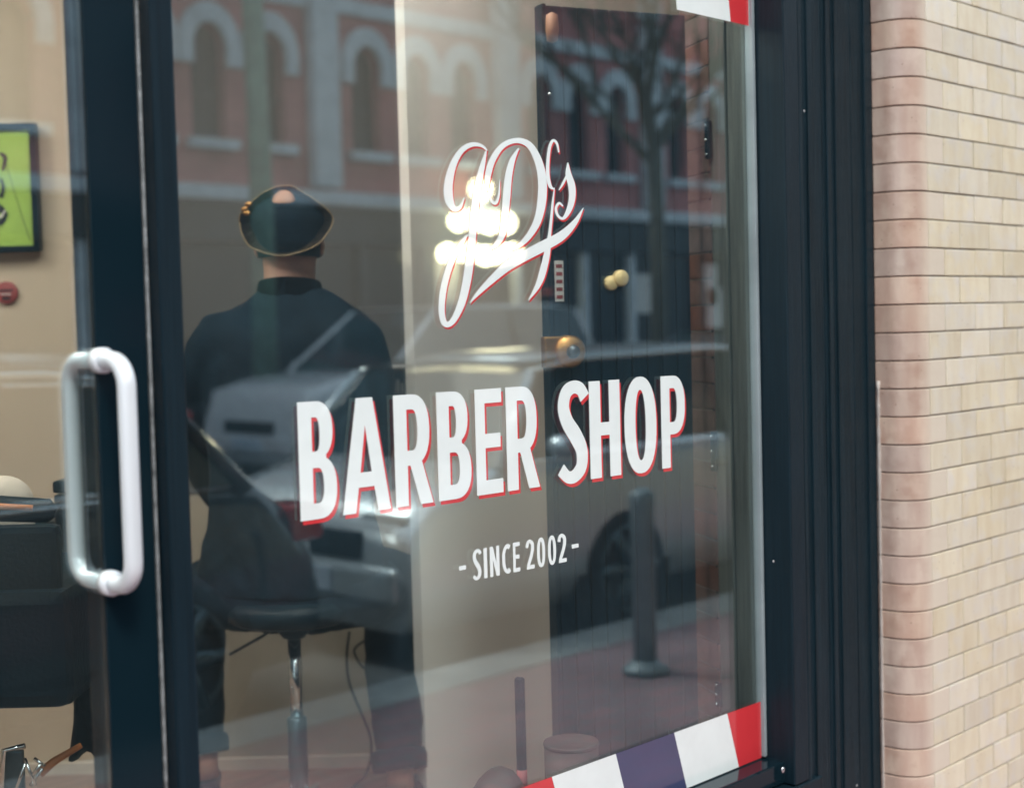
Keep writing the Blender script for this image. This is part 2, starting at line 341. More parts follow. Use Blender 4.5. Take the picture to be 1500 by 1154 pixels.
# ================================================================== shop interior (setting)
def W(t, d=0.0):                                            # plan point on the slanted interior wall: t metres to the right of the view axis
    base = CAM + Vector((math.cos(PHI), math.sin(PHI), 0))*(4.22-d); p = base + R0*t; return (p.x, p.y)
st(obj('floor', bx(-2.5, 4.4, .03, 6.0, FLOOR-.15, FLOOR), 'floor_boards'))
st(obj('ceiling', bx(-2.5, 4.4, .12, 6.0, 3.05, 3.2), 'ceiling_white'))
st(obj('wall_back', bx(-2.5, 4.4, 6.0, 6.15, FLOOR, 3.05), 'wall_beige'))
st(obj('wall_side', bx(-2.65, -2.5, .12, 6.15, FLOOR, 3.05), 'wall_beige'))
st(obj('wall_end', bx(4.4, 4.55, .12, 6.15, FLOOR, 3.05), 'wall_beige'))
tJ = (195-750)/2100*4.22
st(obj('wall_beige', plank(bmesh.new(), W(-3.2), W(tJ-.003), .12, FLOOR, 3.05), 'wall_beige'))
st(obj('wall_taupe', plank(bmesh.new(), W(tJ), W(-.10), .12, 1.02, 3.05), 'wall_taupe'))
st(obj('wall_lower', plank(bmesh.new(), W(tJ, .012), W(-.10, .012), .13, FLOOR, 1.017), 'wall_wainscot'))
st(obj('baseboard', plank(bmesh.new(), W(-3.2, .03), W(-.12, .03), .017, FLOOR, FLOOR+.035), 'cream_cloth'))
# bright end panel (faces the window)
e0 = P(609, 600, 3.72)
st(obj('wall_pier', bx(e0.x, 4.39, e0.y, e0.y+.035, FLOOR, 3.05), 'wall_cream'))
st(obj('wall_front_right', bx(2.78, 4.4, .13, .22, FLOOR, 3.05), 'wall_beige'))

# unseen glowing panels added above the frame to brighten the interior
for i, (x, y) in enumerate(((.6, .9), (.75, 2.0), (1.95, .45), (-.6, 2.6))):
    t = empty('fill_panel', (x, y, 3.05), 0, ['added unseen light panel nearest the glass door', 'added unseen light panel above the barber chair', 'added unseen light panel above the cream wall pier', 'added unseen light panel deepest inside the shop'][i], 'fill light', 'added light panels')
    obj('housing', bx(-.32, .32, -.32, .32, -.05, -.002, .006), 'white_trim', t)
    obj('diffuser', bx(-.29, .29, -.29, .29, -.062, -.052), lampmat('fill_light', (1, .93, .82), 18.0), t)

# ================================================================== shopfront: door, window, casing
GX0, GX1 = 1.18, 2.678
def S(px, py): return onY(px, py, 0.0)
sillz = S(1120, 1107).z
# --- window
win = empty('shop_window', (1.93, 0, 0), 0, 'large display window lettered BARBER SHOP between the glass door and the black casing', 'window')
def L0(o, par): return tuple(Vector(o)-par.location)
def ch(name, bm, m, par, smooth=False):                      # child built in world coordinates
    bmesh.ops.translate(bm, verts=bm.verts, vec=-par.location)
    return obj(name, bm, m, par, smooth)
ch('glass', bx(GX0, GX1, -.0035, .0035, sillz-.02, 2.42), 'shop_glass', win)
ch('mullion', bx(1.142, GX0, -.03, .05, FLOOR, 2.75, .003), 'black_paint', win)
ch('edge_trim', bx(GX1-.001, GX1+.009, -.012, .010, sillz+.004, 2.42, .002), 'edge_grey', win)
b = bmesh.new(); box(b, GX0+.002, 2.71, -.055, .05, sillz-.05, sillz-.001, .004)
ch('sill', b, 'stile_paint', win)
b = bmesh.new(); box(b, GX0+.002, 2.80, -.087, .04, sillz-.10, sillz-.053, .005)
s2 = ch('lower_sill', b, 'black_paint_worn', win)
for px, py in ((1147, 1127), ):
    p = onY(px, py, -.089)
    b = bmesh.new(); ellip(b, (0, 0, 0), (.006, .003, .007), 10, 6); obj('screw', b, 'chrome', s2, True, p-win.location)
ch('bottom_panel', bx(GX0+.002, 2.6885, -.03, .05, FLOOR-.2, sillz-.102, .003), 'black_paint', win)
ch('head_rail', bx(GX0+.002, 2.6885, -.05, .05, 2.422, 2.75, .003), 'black_paint', win)

def flat(polys, m, par, yoff, name, dx=0, dz=0, loc=None):
    """polygons in shopfront (x,z) coordinates -> thin vinyl just outside the glass; outer contour first, then holes"""
    bm = bmesh.new()
    tris = tessellate_polygon([[Vector((x, z, 0)) for x, z in c] for c in polys])
    vs = [bm.verts.new((x+dx, -.0035-yoff, z+dz)) for c in polys for x, z in c]
    for t in tris:
        try: bm.faces.new([vs[i] for i in t])
        except ValueError: pass
    for v in bm.verts: v.co -= par.location
    r = bmesh.ops.recalc_face_normals(bm, faces=bm.faces)
    for f in bm.faces:
        if f.normal.y > 0: f.normal_flip()
    me = bpy.data.meshes.new(name); bm.to_mesh(me); bm.free()
    return link(name, me, m, par)
# --- glyphs: unit box, narrow bold capitals
def arc(cx, cy, rx, ry, a0, a1, n=14, p=1.0):
    out = []
    for i in range(n+1):
        a = math.radians(a0+(a1-a0)*i/n); c, s = math.cos(a), math.sin(a)
        out.append((cx+rx*math.copysign(abs(c)**p, c), cy+ry*math.copysign(abs(s)**p, s)))
    return out
def ribbon(pts, sub=8):
    q = catmull(pts, sub); l, r = [], []
    for i, (x, y, w) in enumerate(q):
        a = q[max(i-1, 0)]; c = q[min(i+1, len(q)-1)]; dx, dy = c[0]-a[0], c[1]-a[1]; d = math.hypot(dx, dy) or 1
        l.append((x-dy/d*w/2, y+dx/d*w/2)); r.append((x+dy/d*w/2, y-dx/d*w/2))
    return l+r[::-1]
def ribbon_faces(pts, sub=8):
    q = ribbon(pts, sub); n = len(q)//2
    return [(q[i], q[i+1], q[2*n-2-i], q[2*n-1-i]) for i in range(n-1)]
def glyph(ch_, w=.36):                                        # w = width / height with height 1
    s = .36*w                                                # stem
    if ch_ == 'I': return [[[(0, 0), (w, 0), (w, 1), (0, 1)]]]
    if ch_ == '-': return [[[(0, .42), (w, .42), (w, .56), (0, .56)]]]
    if ch_ == 'E': h = .135; return [[[(0, 0), (w, 0), (w, h), (s, h), (s, .44), (w*.93, .44), (w*.93, .575), (s, .575), (s, 1-h), (w, 1-h), (w, 1), (0, 1)]]]
    if ch_ == 'H': return [[[(0, 0), (s, 0), (s, .435), (w-s, .435), (w-s, 0), (w, 0), (w, 1), (w-s, 1), (w-s, .57), (s, .57), (s, 1), (0, 1)]]]
    if ch_ == 'N': return [[[(0, 0), (s*.9, 0), (s*.9, .55), (w-s*.95, 0), (w, 0), (w, 1), (w-s*.9, 1), (w-s*.9, .45), (s*.95, 1), (0, 1)]]]
    if ch_ == 'A': return [[[(0, 0), (w*.27, 0), (w*.34, .22), (w*.66, .22), (w*.73, 0), (w, 0), (w*.67, 1), (w*.33, 1)], [(w*.385, .35), (w*.5, .76), (w*.615, .35)]]]
    if ch_ in 'PR':
        out = [(0, 0), (s, 0), (s, .36), (w*.5, .36)]+arc(w*.5, .68, w*.5, .32, -90, 90, 16, .85)+[(0, 1)]
        hole = [(s, .495), (w*.5, .495)]+arc(w*.5, .68, w*.5-s*.95, .185, -90, 90, 12, .85)+[(s, .865)]
        g = [[out, hole]]
        if ch_ == 'R': g.append([[(w*.40, .40), (w*.74, .42), (w*1.06, 0), (w*.70, 0)]])
        return g
    if ch_ == 'B':
        out = [(0, 0), (w*.52, 0)]+arc(w*.52, .265, w*.48, .265, -90, 68, 14, .85)+arc(w*.46, .755, w*.46, .245, -58, 90, 14, .85)+[(0, 1)]
        h1 = [(s, .135), (w*.5, .135)]+arc(w*.5, .285, w*.5-s*.98, .15, -90, 90, 10, .85)+[(s, .435)]
        h2 = [(s, .575), (w*.46, .575)]+arc(w*.46, .72, w*.46-s*.98, .145, -90, 90, 10, .85)+[(s, .865)]
        return [[out, h1, h2]]
    if ch_ in 'O0': return [[arc(w/2, .5, w/2, .515, 0, 360, 40, .86)[:-1], arc(w/2, .5, w/2-s*.95, .375, 0, 360, 32, .9)[:-1]]]
    if ch_ == 'C': return [[ribbon([(w*.93, .87, .17*w+.1), (w*.66, .93, .11+.08*w), (w*.36, .85, s*.9), (w*.2, .68, s), (w*.18, .5, s), (w*.2, .32, s), (w*.36, .15, s*.9), (w*.66, .07, .11+.08*w), (w*.93, .13, .17*w+.1)])]]
    if ch_ == 'S': return [[ribbon([(w*.95, .84, s*.98), (w*.80, .93, s*.9), (w*.55, .955, s*.85), (w*.30, .90, s*1.0), (w*.20, .76, s*1.08), (w*.32, .61, s*1.12), (w*.60, .46, s*1.2), (w*.80, .31, s*1.12), (w*.78, .15, s*1.05), (w*.55, .06, s*.9), (w*.30, .055, s*.8), (w*.06, .14, s*.9)])]]
    if ch_ == '2': return [[ribbon([(w*.12, .74, s), (w*.22, .90, s*.9), (w*.5, .95, s*.8), (w*.78, .85, s), (w*.80, .68, s*1.05), (w*.66, .48, s), (w*.42, .27, s), (w*.22, .10, s*.9)])], [[(w*.02, 0), (w, 0), (w, .135), (w*.10, .135)]]]
def xz(px, py): p = S(px, py); return p.x, p.z
def word(spec, ytop, ybot, red, group_label):
    """spec: (char, left px, right px, mid y px)"""
    for chx, l, r, ym in spec:
        x0 = xz(l, ym)[0]; x1 = xz(r, ym)[0]
        h = ytop-ybot; w = (x1-x0)/h
        parts = glyph(chx, w)
        first = None
        for k, polys in enumerate(parts):
            P2 = [[(x0+x*h, ybot+z*h) for x, z in c] for c in polys]
            if first is None:
                first = flat(P2, 'vinyl_white', win, .0012, 'letter'); first['label'] = 'white letter ' + chx if chx not in '-20' else 'white mark ' + chx
            else: o = flat(P2, 'vinyl_white', win, .0014, 'letter_stroke'); o.parent = first
            if red:
                o = flat(P2, 'vinyl_red', win, .0004+.0002*k, 'letter_shadow', dx=.0052, dz=-.0068); o.parent = first
z1 = (xz(440, 590)[1]+xz(985, 549)[1])/2; z0 = (xz(440, 757)[1]+xz(975, 690)[1])/2
print('letters', xz(440, 590), xz(985, 549), xz(440, 757), xz(975, 690))
word([('B', 435, 490, 672), ('A', 497, 568, 668), ('R', 575, 627, 655), ('B', 638, 687, 648), ('E', 694, 733, 640), ('R', 739, 784, 635), ('S', 815, 857, 630), ('H', 861, 906, 625), ('O', 912, 959, 620), ('P', 966, 1001, 615)], z1, z0, True, '')
z1 = (xz(693, 804)[1]+xz(822, 782)[1])/2; z0 = (xz(694, 848)[1]+xz(822, 824)[1])/2
word([('S', 690, 702, 824), ('I', 706, 711, 822), ('N', 715, 729, 820), ('C', 733, 745, 816), ('E', 749, 759, 814), ('2', 768, 780, 812), ('0', 784, 796, 808), ('0', 800, 812, 806), ('2', 815, 827, 804), ('-', 670, 680, 832), ('-', 835, 845, 801)], z1, z0, False, '')
# --- script monogram above the lettering
ZS = 3.607
strokes = [
 [(400, 148, 8), (368, 122, 18), (315, 118, 28), (262, 152, 32), (220, 225, 40), (197, 320, 50), (198, 400, 52), (222, 452, 36), (258, 446, 18), (280, 395, 5)],
 [(395, 150, 8), (375, 230, 30), (352, 330, 40), (333, 470, 46), (322, 600, 44), (308, 730, 50), (290, 850, 48), (262, 960, 44), (218, 1048, 34), (178, 1062, 34), (160, 1000, 36), (166, 900, 38), (188, 800, 38), (226, 700, 34), (262, 640, 26), (286, 604, 16), (300, 592, 6)],
 [(568, 135, 6), (533, 200, 32), (512, 290, 42), (502, 400, 44), (492, 500, 42), (480, 590, 38), (450, 640, 28), (415, 668, 8)],
 [(400, 360, 14), (405, 275, 36), (430, 195, 36), (480, 125, 32), (550, 96, 30), (618, 116, 38), (665, 190, 44), (690, 290, 50), (690, 400, 52), (672, 500, 46), (640, 570, 40), (590, 632, 30), (525, 672, 12)],
 [(405, 350, 6), (420, 410, 16), (445, 425, 18), (462, 380, 12), (466, 300, 4)],
 [(778, 158, 8), (768, 112, 14), (748, 96, 16), (730, 130, 18), (721, 200, 19), (720, 275, 20), (732, 335, 20), (752, 352, 8)],
 [(755, 345, 5), (745, 430, 13), (737, 520, 16), (728, 600, 20), (716, 690, 36), (690, 800, 40), (662, 870, 28), (618, 938, 5)],
 [(826, 212, 5), (828, 270, 34), (846, 335, 42), (848, 400, 38), (832, 460, 32), (802, 506, 18), (772, 490, 15), (763, 452, 15), (780, 426, 14), (800, 442, 8)],
 [(824, 270, 10), (800, 322, 14), (778, 358, 4)],
 [(908, 450, 3), (862, 528, 32), (792, 598, 54), (700, 650, 62), (600, 702, 62), (505, 758, 58), (425, 828, 42), (352, 900, 24), (308, 952, 4)],
]
mono = None
for k, s in enumerate(strokes):
    fs = ribbon_faces([(a_, b_, w_*.9) for a_, b_, w_ in s], 7)
    for colr, dx, dy, yo in (('vinyl_red', 7, 10, .0003+.00004*k), ('vinyl_white', 0, 0, .0012+.00006*k)):
        bm = bmesh.new()
        for q in fs:
            vs = []
            for x, y in q:
                X, Z = xz(600+(x+dx)/ZS, 180+(y+dy)/ZS); vs.append(bm.verts.new((X, -.0035-yo, Z)))
            bm.faces.new(vs)
        bmesh.ops.remove_doubles(bm, verts=bm.verts, dist=1e-6)
        for v in bm.verts: v.co -= win.location
        for f in bm.faces:
            f.normal_update()
            if f.normal.y > 0: f.normal_flip()
        me = bpy.data.meshes.new('script_stroke'); bm.to_mesh(me); bm.free()
        if colr == 'vinyl_red': red = me
        else:
            o = link('script_stroke', me, colr, win)
            link('stroke_shadow', red, 'vinyl_red', o)
# --- diagonal stripes bottom and top
bt = xz(1063, 1044); bb = xz(1080, 1117)
seg = .190; names = ['vinyl_red', 'vinyl_white', 'vinyl_blue', 'vinyl_white']
x = bt[0]; sl = bb[0]-bt[0]; ztop, zbot = bt[1], sillz+.002
def clip_par(xa, xb, zt, zb, sl):
    lim0, lim1 = GX0+.001, GX1-.003
    pts = [(xa, zt), (xb, zt), (xb+sl, zb), (xa+sl, zb)]
    pts = [(min(max(px_, lim0), lim1), pz) for px_, pz in pts]
    if max(p[0] for p in pts)-min(p[0] for p in pts) < .004: return None
    out = []
    for p in pts:
        if not out or (abs(p[0]-out[-1][0]) > 1e-5 or abs(p[1]-out[-1][1]) > 1e-5): out.append(p)
    return out
for zt, zb, sl_, xb in ((ztop, zbot, sl, bt[0]), (2.42, xz(1047, 28)[1], xz(1062, 31)[0]-xz(1055, 0)[0]+.02, xz(1055, 0)[0]-.005)):
    for k in range(-8 if zt < 1.5 else -1, 2):
        pp = clip_par(xb+k*seg, xb+(k+1)*seg-.0003, zt, zb, sl_)
        if pp and len(pp) > 2: flat([pp], names[(k) % 4 if k >= 0 else (-k) % 4], win, .0008+.0001*(k % 2), 'stripe')

# --- glass door
door = empty('glass_door', (1.138, 0, FLOOR), 0, 'frameless glass shop door with tubular pull handle, left of the display window', 'door')
ch('glass', bx(.22, 1.0465, -.005, .005, FLOOR+.01, 2.42), 'shop_glass', door)
ch('stile', bx(1.047, 1.130, -.009, .045, FLOOR+.005, 2.42, .002), 'stile_paint', door)
b = bmesh.new(); box(b, 1.1325, 1.137, -.008, .02, FLOOR+.01, 2.42)
ch('edge_strip', b, 'silver_edge', door)
ch('stile', bx(.22, .30, .007, .045, FLOOR+.01, 2.42, .002), 'black_paint', door)
ch('bottom_rail', bx(.302, 1.045, .007, .045, FLOOR+.01, FLOOR+.16, .002), 'black_paint', door)
hx = xz(148, 690)[0]; hz1, hz0 = xz(141, 528)[1], xz(154, 852)[1]
def handle(sgn, name):
    d = .078*sgn; R = .036; pts = []
    for zc, s in ((hz1, 1), (hz0, -1)):
        pass
    pts = [(hx, sgn*.007, hz1), (hx, d-sgn*R, hz1)]
    for i in range(1, 7):
        a = PI/2*i/6; pts.append((hx, d-sgn*R+sgn*R*math.sin(a), hz1-R+R*math.cos(a)))
    for i in range(0, 7):
        a = PI/2*i/6; pts.append((hx, d-sgn*R+sgn*R*math.cos(a), hz0+R-R*math.sin(a)))
    pts.append((hx, sgn*.007, hz0))
    return tube(bmesh.new(), pts, .0132, 20)
h = ch('handle', handle(-1, 'o'), 'brushed_metal', door, True); h['label'] = 'outer tubular pull handle'
h = ch('handle', handle(1, 'i'), 'brushed_metal', door, True); h['label'] = 'inner tubular pull handle'
for zc in (hz1, hz0):
    b = bmesh.new(); tube(b, [(hx, -.024, zc), (hx, -.022, zc), (hx, -.006, zc)], [.014, .0185, .0185], 20); ch('handle_collar', b, 'brushed_metal', door, True)

# --- transom, fascia and shopfront wall to the left
fr = empty('shopfront_frame', (-.5, 0, 0), 0, 'black shopfront framing over and beside the glass door', 'shopfront')
ch('transom_bar', bx(-2.6, 1.140, -.04, .06, 2.424, 2.75, .004), 'black_paint', fr)
ch('post', bx(.10, .216, -.05, .06, 0, 2.42, .004), 'black_paint', fr)
ch('side_glass', bx(-2.5, .098, -.004, .004, .45, 2.42), 'shop_glass', fr)
ch('stall_riser', bx(-2.6, .098, -.03, .05, 0, .448), 'black_paint', fr)
st(obj('threshold', bx(.22, 1.140, -.06, .028, 0, FLOOR, .006), 'concrete'))
st(obj('facade_upper', bx(-12, 14, -.08, .12, 2.76, 7.5), 'black_paint'))
st(obj('facade_left', bx(-12, -2.61, -.08, .12, 0, 2.755), 'cream_far'))

# --- black casing right of the glass
cas = empty('black_casing', (2.88, -.05, 0), 0, 'tall black painted casing with fluted mouldings between window and glazed brick', 'door casing')
ch('reveal_board', bx(2.689, 2.745, -.084, .125, sillz-.05, 2.757, .003), 'black_paint', cas)
ch('face_board', bx(2.747, 3.069, -.075, .125, 0, 2.757, .003), 'black_paint_worn', cas)
def px2x(px, y): return onY(px, 577, y).x
for i, (a, w, y) in enumerate(((2.746, .016, -.083), (2.790, .060, -.0775), (2.868, .022, -.0785), (2.905, .070, -.0780), (3.034, .033, -.079))):
    ch('moulding', bx(a, a+w, y, -.0745, 0, 2.755, min(.004, w*.3)), 'black_paint_worn', cas)
for px, py in ((1178, 163), (1133, 822), (1255, 1150), (1283, 55)):
    p = onY(px, py, -.0825)
    b = bmesh.new(); ellip(b, (0, 0, 0), (.0028, .0012, .003), 8, 6); obj('paint_chip', b, 'white_trim', cas, True, p-cas.location)

# ================================================================== glazed brick pier
pier = empty('glazed_brick_pier', (3.4, -.1, 0), 0, 'cream glazed brick pier with rounded buff corner at the right of the shopfront', 'brick pier')
PY, R, CX, CH, BL, J = -.18, .07, 3.142, .0667, .158, .0032
# z of a bed joint so that it meets the level joint near the horizon
zj = onY(1433, 405, PY).z
k0 = int(zj/CH); zbase = zj-k0*CH
b = bmesh.new(); box(b, CX, 5.2, PY+.0045, -.02, 0, 2.756)
tube_pts = None
pts = [(CX-.001, PY+.0045)] + [(CX-(R-.0045)*math.sin(a), PY+R-(R-.0045)*math.cos(a)) for a in [PI/2*i/8 for i in range(1, 9)]] + [(CX-R+.0045, -.02), (CX-.001, -.02)]
lo = [b.verts.new((x, y, 0)) for x, y in pts]; hi = [b.verts.new((x, y, 2.756)) for x, y in pts]
b.faces.new(lo); b.faces.new(hi[::-1])
for i in range(len(pts)): b.faces.new((lo[i], lo[(i+1) % len(pts)], hi[(i+1) % len(pts)], hi[i]))
ch('mortar', b, 'mortar', pier)
def corner_mesh(ext):
    bm = bmesh.new(); prof = [(ext-J/2, 0.0)]+[(-R*math.sin(a), R-R*math.cos(a)) for a in [PI/2*i/8 for i in range(0, 9)]]+[(-R, R+.032)]
    e = .0022; hh = CH/2-J/2
    def ring(z, inset):
        r = []
        for i, (x, y) in enumerate(prof):
            if i == 0: nx, ny = 0, 1
            elif i >= 9: nx, ny = 1, 0
            else: a = PI/2*(i-1)/8; nx, ny = math.sin(a), math.cos(a)
            r.append(bm.verts.new((x-(inset if i == 0 else 0)+nx*inset, y+ny*inset, z)))
        return r
    e = .0014
    strips = [(ring(-hh, e), ring(-hh+e, 0)), (ring(-hh+e, 0), ring(hh-e, 0)), (ring(hh-e, 0), ring(hh, e))]
    for a, c in strips:
        for i in range(len(prof)-1): bm.faces.new((a[i], c[i], c[i+1], a[i+1]))
    rows = [strips[0][0], strips[1][0], strips[1][1], strips[2][1]]
    # caps at brick ends
    for rr, s in ((rows, 0),):
        q = [bm.verts.new(r[0].co) for r in rows]; d = [bm.verts.new((v.co.x, .03, v.co.z)) for v in q]
        for i in range(3): bm.faces.new((q[i], d[i], d[i+1], q[i+1]))
    top = [bm.verts.new((v.co.x*.7+.01, v.co.y*.7+.02, v.co.z)) for v in rows[-1]]
    for i in range(len(prof)-1): bm.faces.new((rows[-1][i], top[i], top[i+1], rows[-1][i+1]))
    bot = [bm.verts.new((v.co.x*.7+.01, v.co.y*.7+.02, v.co.z)) for v in rows[0]]
    for i in range(len(prof)-1): bm.faces.new((rows[0][i], rows[0][i+1], bot[i+1], bot[i]))
    bmesh.ops.recalc_face_normals(bm, faces=bm.faces)
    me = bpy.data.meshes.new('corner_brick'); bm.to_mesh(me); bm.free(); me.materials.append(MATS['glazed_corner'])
    for p in me.polygons: p.use_smooth = True
    return me
def brick_mesh(L):
    bm = bx(.0023, L-.0023, 0, .05, -CH/2+J/2, CH/2-J/2, .0022)
    me = bpy.data.meshes.new('brick'); bm.to_mesh(me); bm.free(); me.materials.append(MATS['glazed_cream']); return me
jA = .004; jB = jA+BL/2
cA, cB = corner_mesh(jA), corner_mesh(jB)
bme = brick_mesh(BL); rnd = random.Random(3)
ncourse = int((2.74-zbase)/CH)+1
for i in range(-1, ncourse):
    zc = zbase+(i+.5)*CH
    if zc-CH/2 < 0 or zc+CH/2 > 2.756: continue
    a = (i % 2 == 0)
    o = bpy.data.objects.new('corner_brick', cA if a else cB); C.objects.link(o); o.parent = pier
    o.location = Vector((CX, PY+rnd.uniform(-.0006, .0006), zc))-pier.location
    x = CX+(jA if a else jB); n = 0
    while x < 4.25:
        o = bpy.data.objects.new('brick', bme); C.objects.link(o); o.parent = pier
        o.location = Vector((x, PY+rnd.uniform(-.0009, .0007), zc+rnd.uniform(-.0004, .0004)))-pier.location
        o.rotation_euler = (rnd.uniform(-.004, .004), rnd.uniform(-.003, .003), rnd.uniform(-.004, .004))
        x += BL; n += 1
ch('far_face', bx(4.40, 5.2, PY-.001, PY+.004, 0, 2.756), 'cream_far', pier)
b = bmesh.new(); pp = []; rr = []
z = -.0
while z < 1.36:
    pp.append((3.0712, -.0845, z)); rr.append(.0036+rnd.uniform(-.0018, .0018)); z += .02
tube(b, pp, rr, 8); ch('caulk_bead', b, 'caulk', pier, True)
tag(obj('facade_right', bx(5.21, 14, -.18, .12, 0, 2.755), 'cream_far'), kind='structure')

# ================================================================== inner door leaf seen through the window
l0 = P(797, 213, 3.15); l1 = P(1012, 213, 3.30)
leaf = empty('inner_door_leaf', (l0.x, l0.y, FLOOR), math.atan2(l1.y-l0.y, l1.x-l0.x), 'black beadboard inner door leaf with brass lock behind the display window', 'door')
LW = math.hypot(l1.x-l0.x, l1.y-l0.y); LH = P(800, 8, 3.15).z-FLOOR
n = 9; w = (LW-.02)/n
for k in range(n):
    obj('plank', bx(.01+k*w+.0012, .01+(k+1)*w-.0012, -.004, .03, .003, LH-.003, .003), 'door_black', leaf)
obj('edge_rail', bx(0, .0095, -.006, .034, 0, LH, .002), 'door_black', leaf)
def leafpt(px, py):                                          # point on the leaf front in its local frame
    r = ray(px, py); a = Vector((l0.x, l0.y)); d = Vector((l1.x-l0.x, l1.y-l0.y)).normalized(); nn = Vector((-d.y, d.x))
    t = ((a-Vector((CAM.x, CAM.y))).dot(nn))/Vector((r.x, r.y)).dot(nn); p = CAM+r*t
    return Vector(((Vector((p.x, p.y))-a).dot(d), 0, p.z-FLOOR))
lk = leafpt(820, 515)
b = bmesh.new(); box(b, lk.x-.050, lk.x+.018, -.030, -.0065, lk.z-.034, lk.z+.034, .004)
lock = obj('lock_case', b, 'brass', leaf)
b = bmesh.new(); tube(b, [(lk.x+.010, -.008, lk.z), (lk.x+.010, -.036, lk.z), (lk.x+.010, -.042, lk.z)], [.036, .036, .030], 24); obj('lock_cylinder', b, 'brass', lock, True)
b = bmesh.new(); tube(b, [(lk.x+.012, -.042, lk.z), (lk.x+.012, -.052, lk.z)], [.016, .013], 16); obj('key_turn', b, 'dark_metal', lock, True)
for px, py, r, c in ((906, 408, .019, 'bokeh_warm'), (893, 415, .017, 'bokeh_warm')):  # pale discs stand in for the out-of-focus glow of far lamps
    q = leafpt(px, py); b = bmesh.new()
    tube(b, [(q.x, -.004, q.z), (q.x, -.010-.004*(r > .018), q.z), (q.x, -.014-.004*(r > .018), q.z)], [r, r, r*.8], 20); obj('bokeh_disc', b, lampmat('bokeh_lit', (1, .72, .34), .0) if 0 else c, leaf, True)
q = leafpt(817, 410); b = bx(q.x-.010, q.x+.011, -.0068, -.0048, q.z-.048, q.z+.042); stk = obj('paper_label', b, 'paper', leaf)
for k in range(5): obj('print_mark', bx(q.x-.007, q.x+.008, -.0078, -.0070, q.z-.042+k*.017, q.z-.034+k*.017), 'sticker_red', stk)
for px, py in ((803, 139),):
    q = leafpt(px, py); b = bmesh.new(); ellip(b, (q.x, -.007, q.z), (.0045, .003, .0045), 10, 6); obj('screw', b, 'chrome', leaf, True)
q = leafpt(797, 45); b = bmesh.new(); lathe(b, [(.002, -.03), (.012, -.025), (.015, 0), (.013, .03), (.004, .036)], (q.x+.012, -.016, q.z), 14); obj('bolt_knob', b, 'cap_patch', leaf, True)

# brown brick strip and weathered board beside it
k0_ = P(1005, 577, 3.45); k1_ = P(1046, 577, 3.30); k2_ = P(1097, 577, 3.215)
bp_ = empty('inner_brick_jamb', (k0_.x, k0_.y, FLOOR), 0, 'narrow strip of brown brick between inner door leaf and weathered board', 'brick jamb')
a = Vector((k0_.x, k0_.y)); c = Vector((k1_.x, k1_.y)); ln = (c-a).length; ang = math.atan2(c.y-a.y, c.x-a.x)
obj('mortar', bx(0, ln, .003, .05, 0, 2.83), 'mortar', bp_, rot=(0, 0, ang))
me = None
for i in range(int(2.83/.0605)):
    if me is None:
        bm = bx(.0, ln-.001, 0, .04, .002, .0585, .002); me = bpy.data.meshes.new('brick'); bm.to_mesh(me); bm.free(); me.materials.append(MATS['brown_brick'])
    o = bpy.data.objects.new('brick', me); C.objects.link(o); o.parent = bp_; o.location = (0, 0, i*.0605); o.rotation_euler = (0, 0, ang)
for px, py in ((1014, 117), (1029, 617)):
    p = P(px, py, 3.395); b = bmesh.new(); ellip(b, (0, 0, 0), (.006, .006, .006), 10, 6); obj('screw', b, 'chrome', bp_, True, p-bp_.location)
wb = empty('weathered_board', (k1_.x, k1_.y, FLOOR), math.atan2(k2_.y-k1_.y, k2_.x-k1_.x), 'weathered grey green board with hinges at the window edge', 'board')
ln2 = math.hypot(k2_.x-k1_.x, k2_.y-k1_.y)
obj('board', bx(.004, ln2*.48, 0, .02, 0, 2.84, .003), 'wood_board', wb)
obj('board', bx(ln2*.50, ln2, .004, .02, 0, 2.84, .003), 'wood_board', wb)
for py0, py1 in ((180, 235), (632, 690), (1003, 1040)):
    za = P(1047, py0, 3.30).z-FLOOR; zb_ = P(1047, py1, 3.30).z-FLOOR
    hg = obj('hinge', bx(-.006, .010, -.010, -.001, zb_, za, .002), 'leather_black', wb)
    for t in (.12, .5, .88):
        b = bmesh.new(); ellip(b, (-.001, -.0105, zb_+(za-zb_)*t), (.0032, .002, .0032), 8, 6); obj('screw', b, 'chrome', hg, True)

# ================================================================== things on the interior walls
WA = math.atan2(R0.y, R0.x)
def wallpt(px, py, off=.0): 
    return P(px, py, 4.22-off) if False else CAM + ray(px, py)*((4.22-off)/ (ray(px, py).dot(Vector((math.cos(PHI), math.sin(PHI), 0)))))
p = wallpt(-30, 277, .03)
post = empty('framed_poster', p, WA, 'lime green poster in a black frame on the beige wall', 'poster')
hw = (wallpt(56, 277, .03)-p).length; hh = (wallpt(30, 184).z-wallpt(30, 371).z)/2
for nm, q in (('frame_side', (-hw, -hw+.018, -hh, hh)), ('frame_side', (hw-.018, hw, -hh, hh)), ('frame_side', (-hw+.0185, hw-.0185, hh-.018, hh)), ('frame_side', (-hw+.0185, hw-.0185, -hh, -hh+.018))):
    obj(nm, bx(q[0], q[1], -.012, .02, q[2], q[3], .002), 'leather_black', post)
pr = obj('print', bx(-hw+.016, hw-.016, .0, .012, -hh+.016, hh-.016), 'lime_print', post)
def onposter(px, py): q = wallpt(px, py, .03)-p; return (q.dot(R0), q.z)
def inkpoly(pts, m='ink', y=-.0015):
    bm = bmesh.new(); fs = ribbon_faces([(*onposter(a, c_), w_) for a, c_, w_ in pts], 5)
    for q in fs: bm.faces.new([bm.verts.new((x_, y, z_)) for x_, z_ in q])
    bmesh.ops.remove_doubles(bm, verts=bm.verts, dist=1e-6)
    obj('drawing_stroke', bm, m, pr)
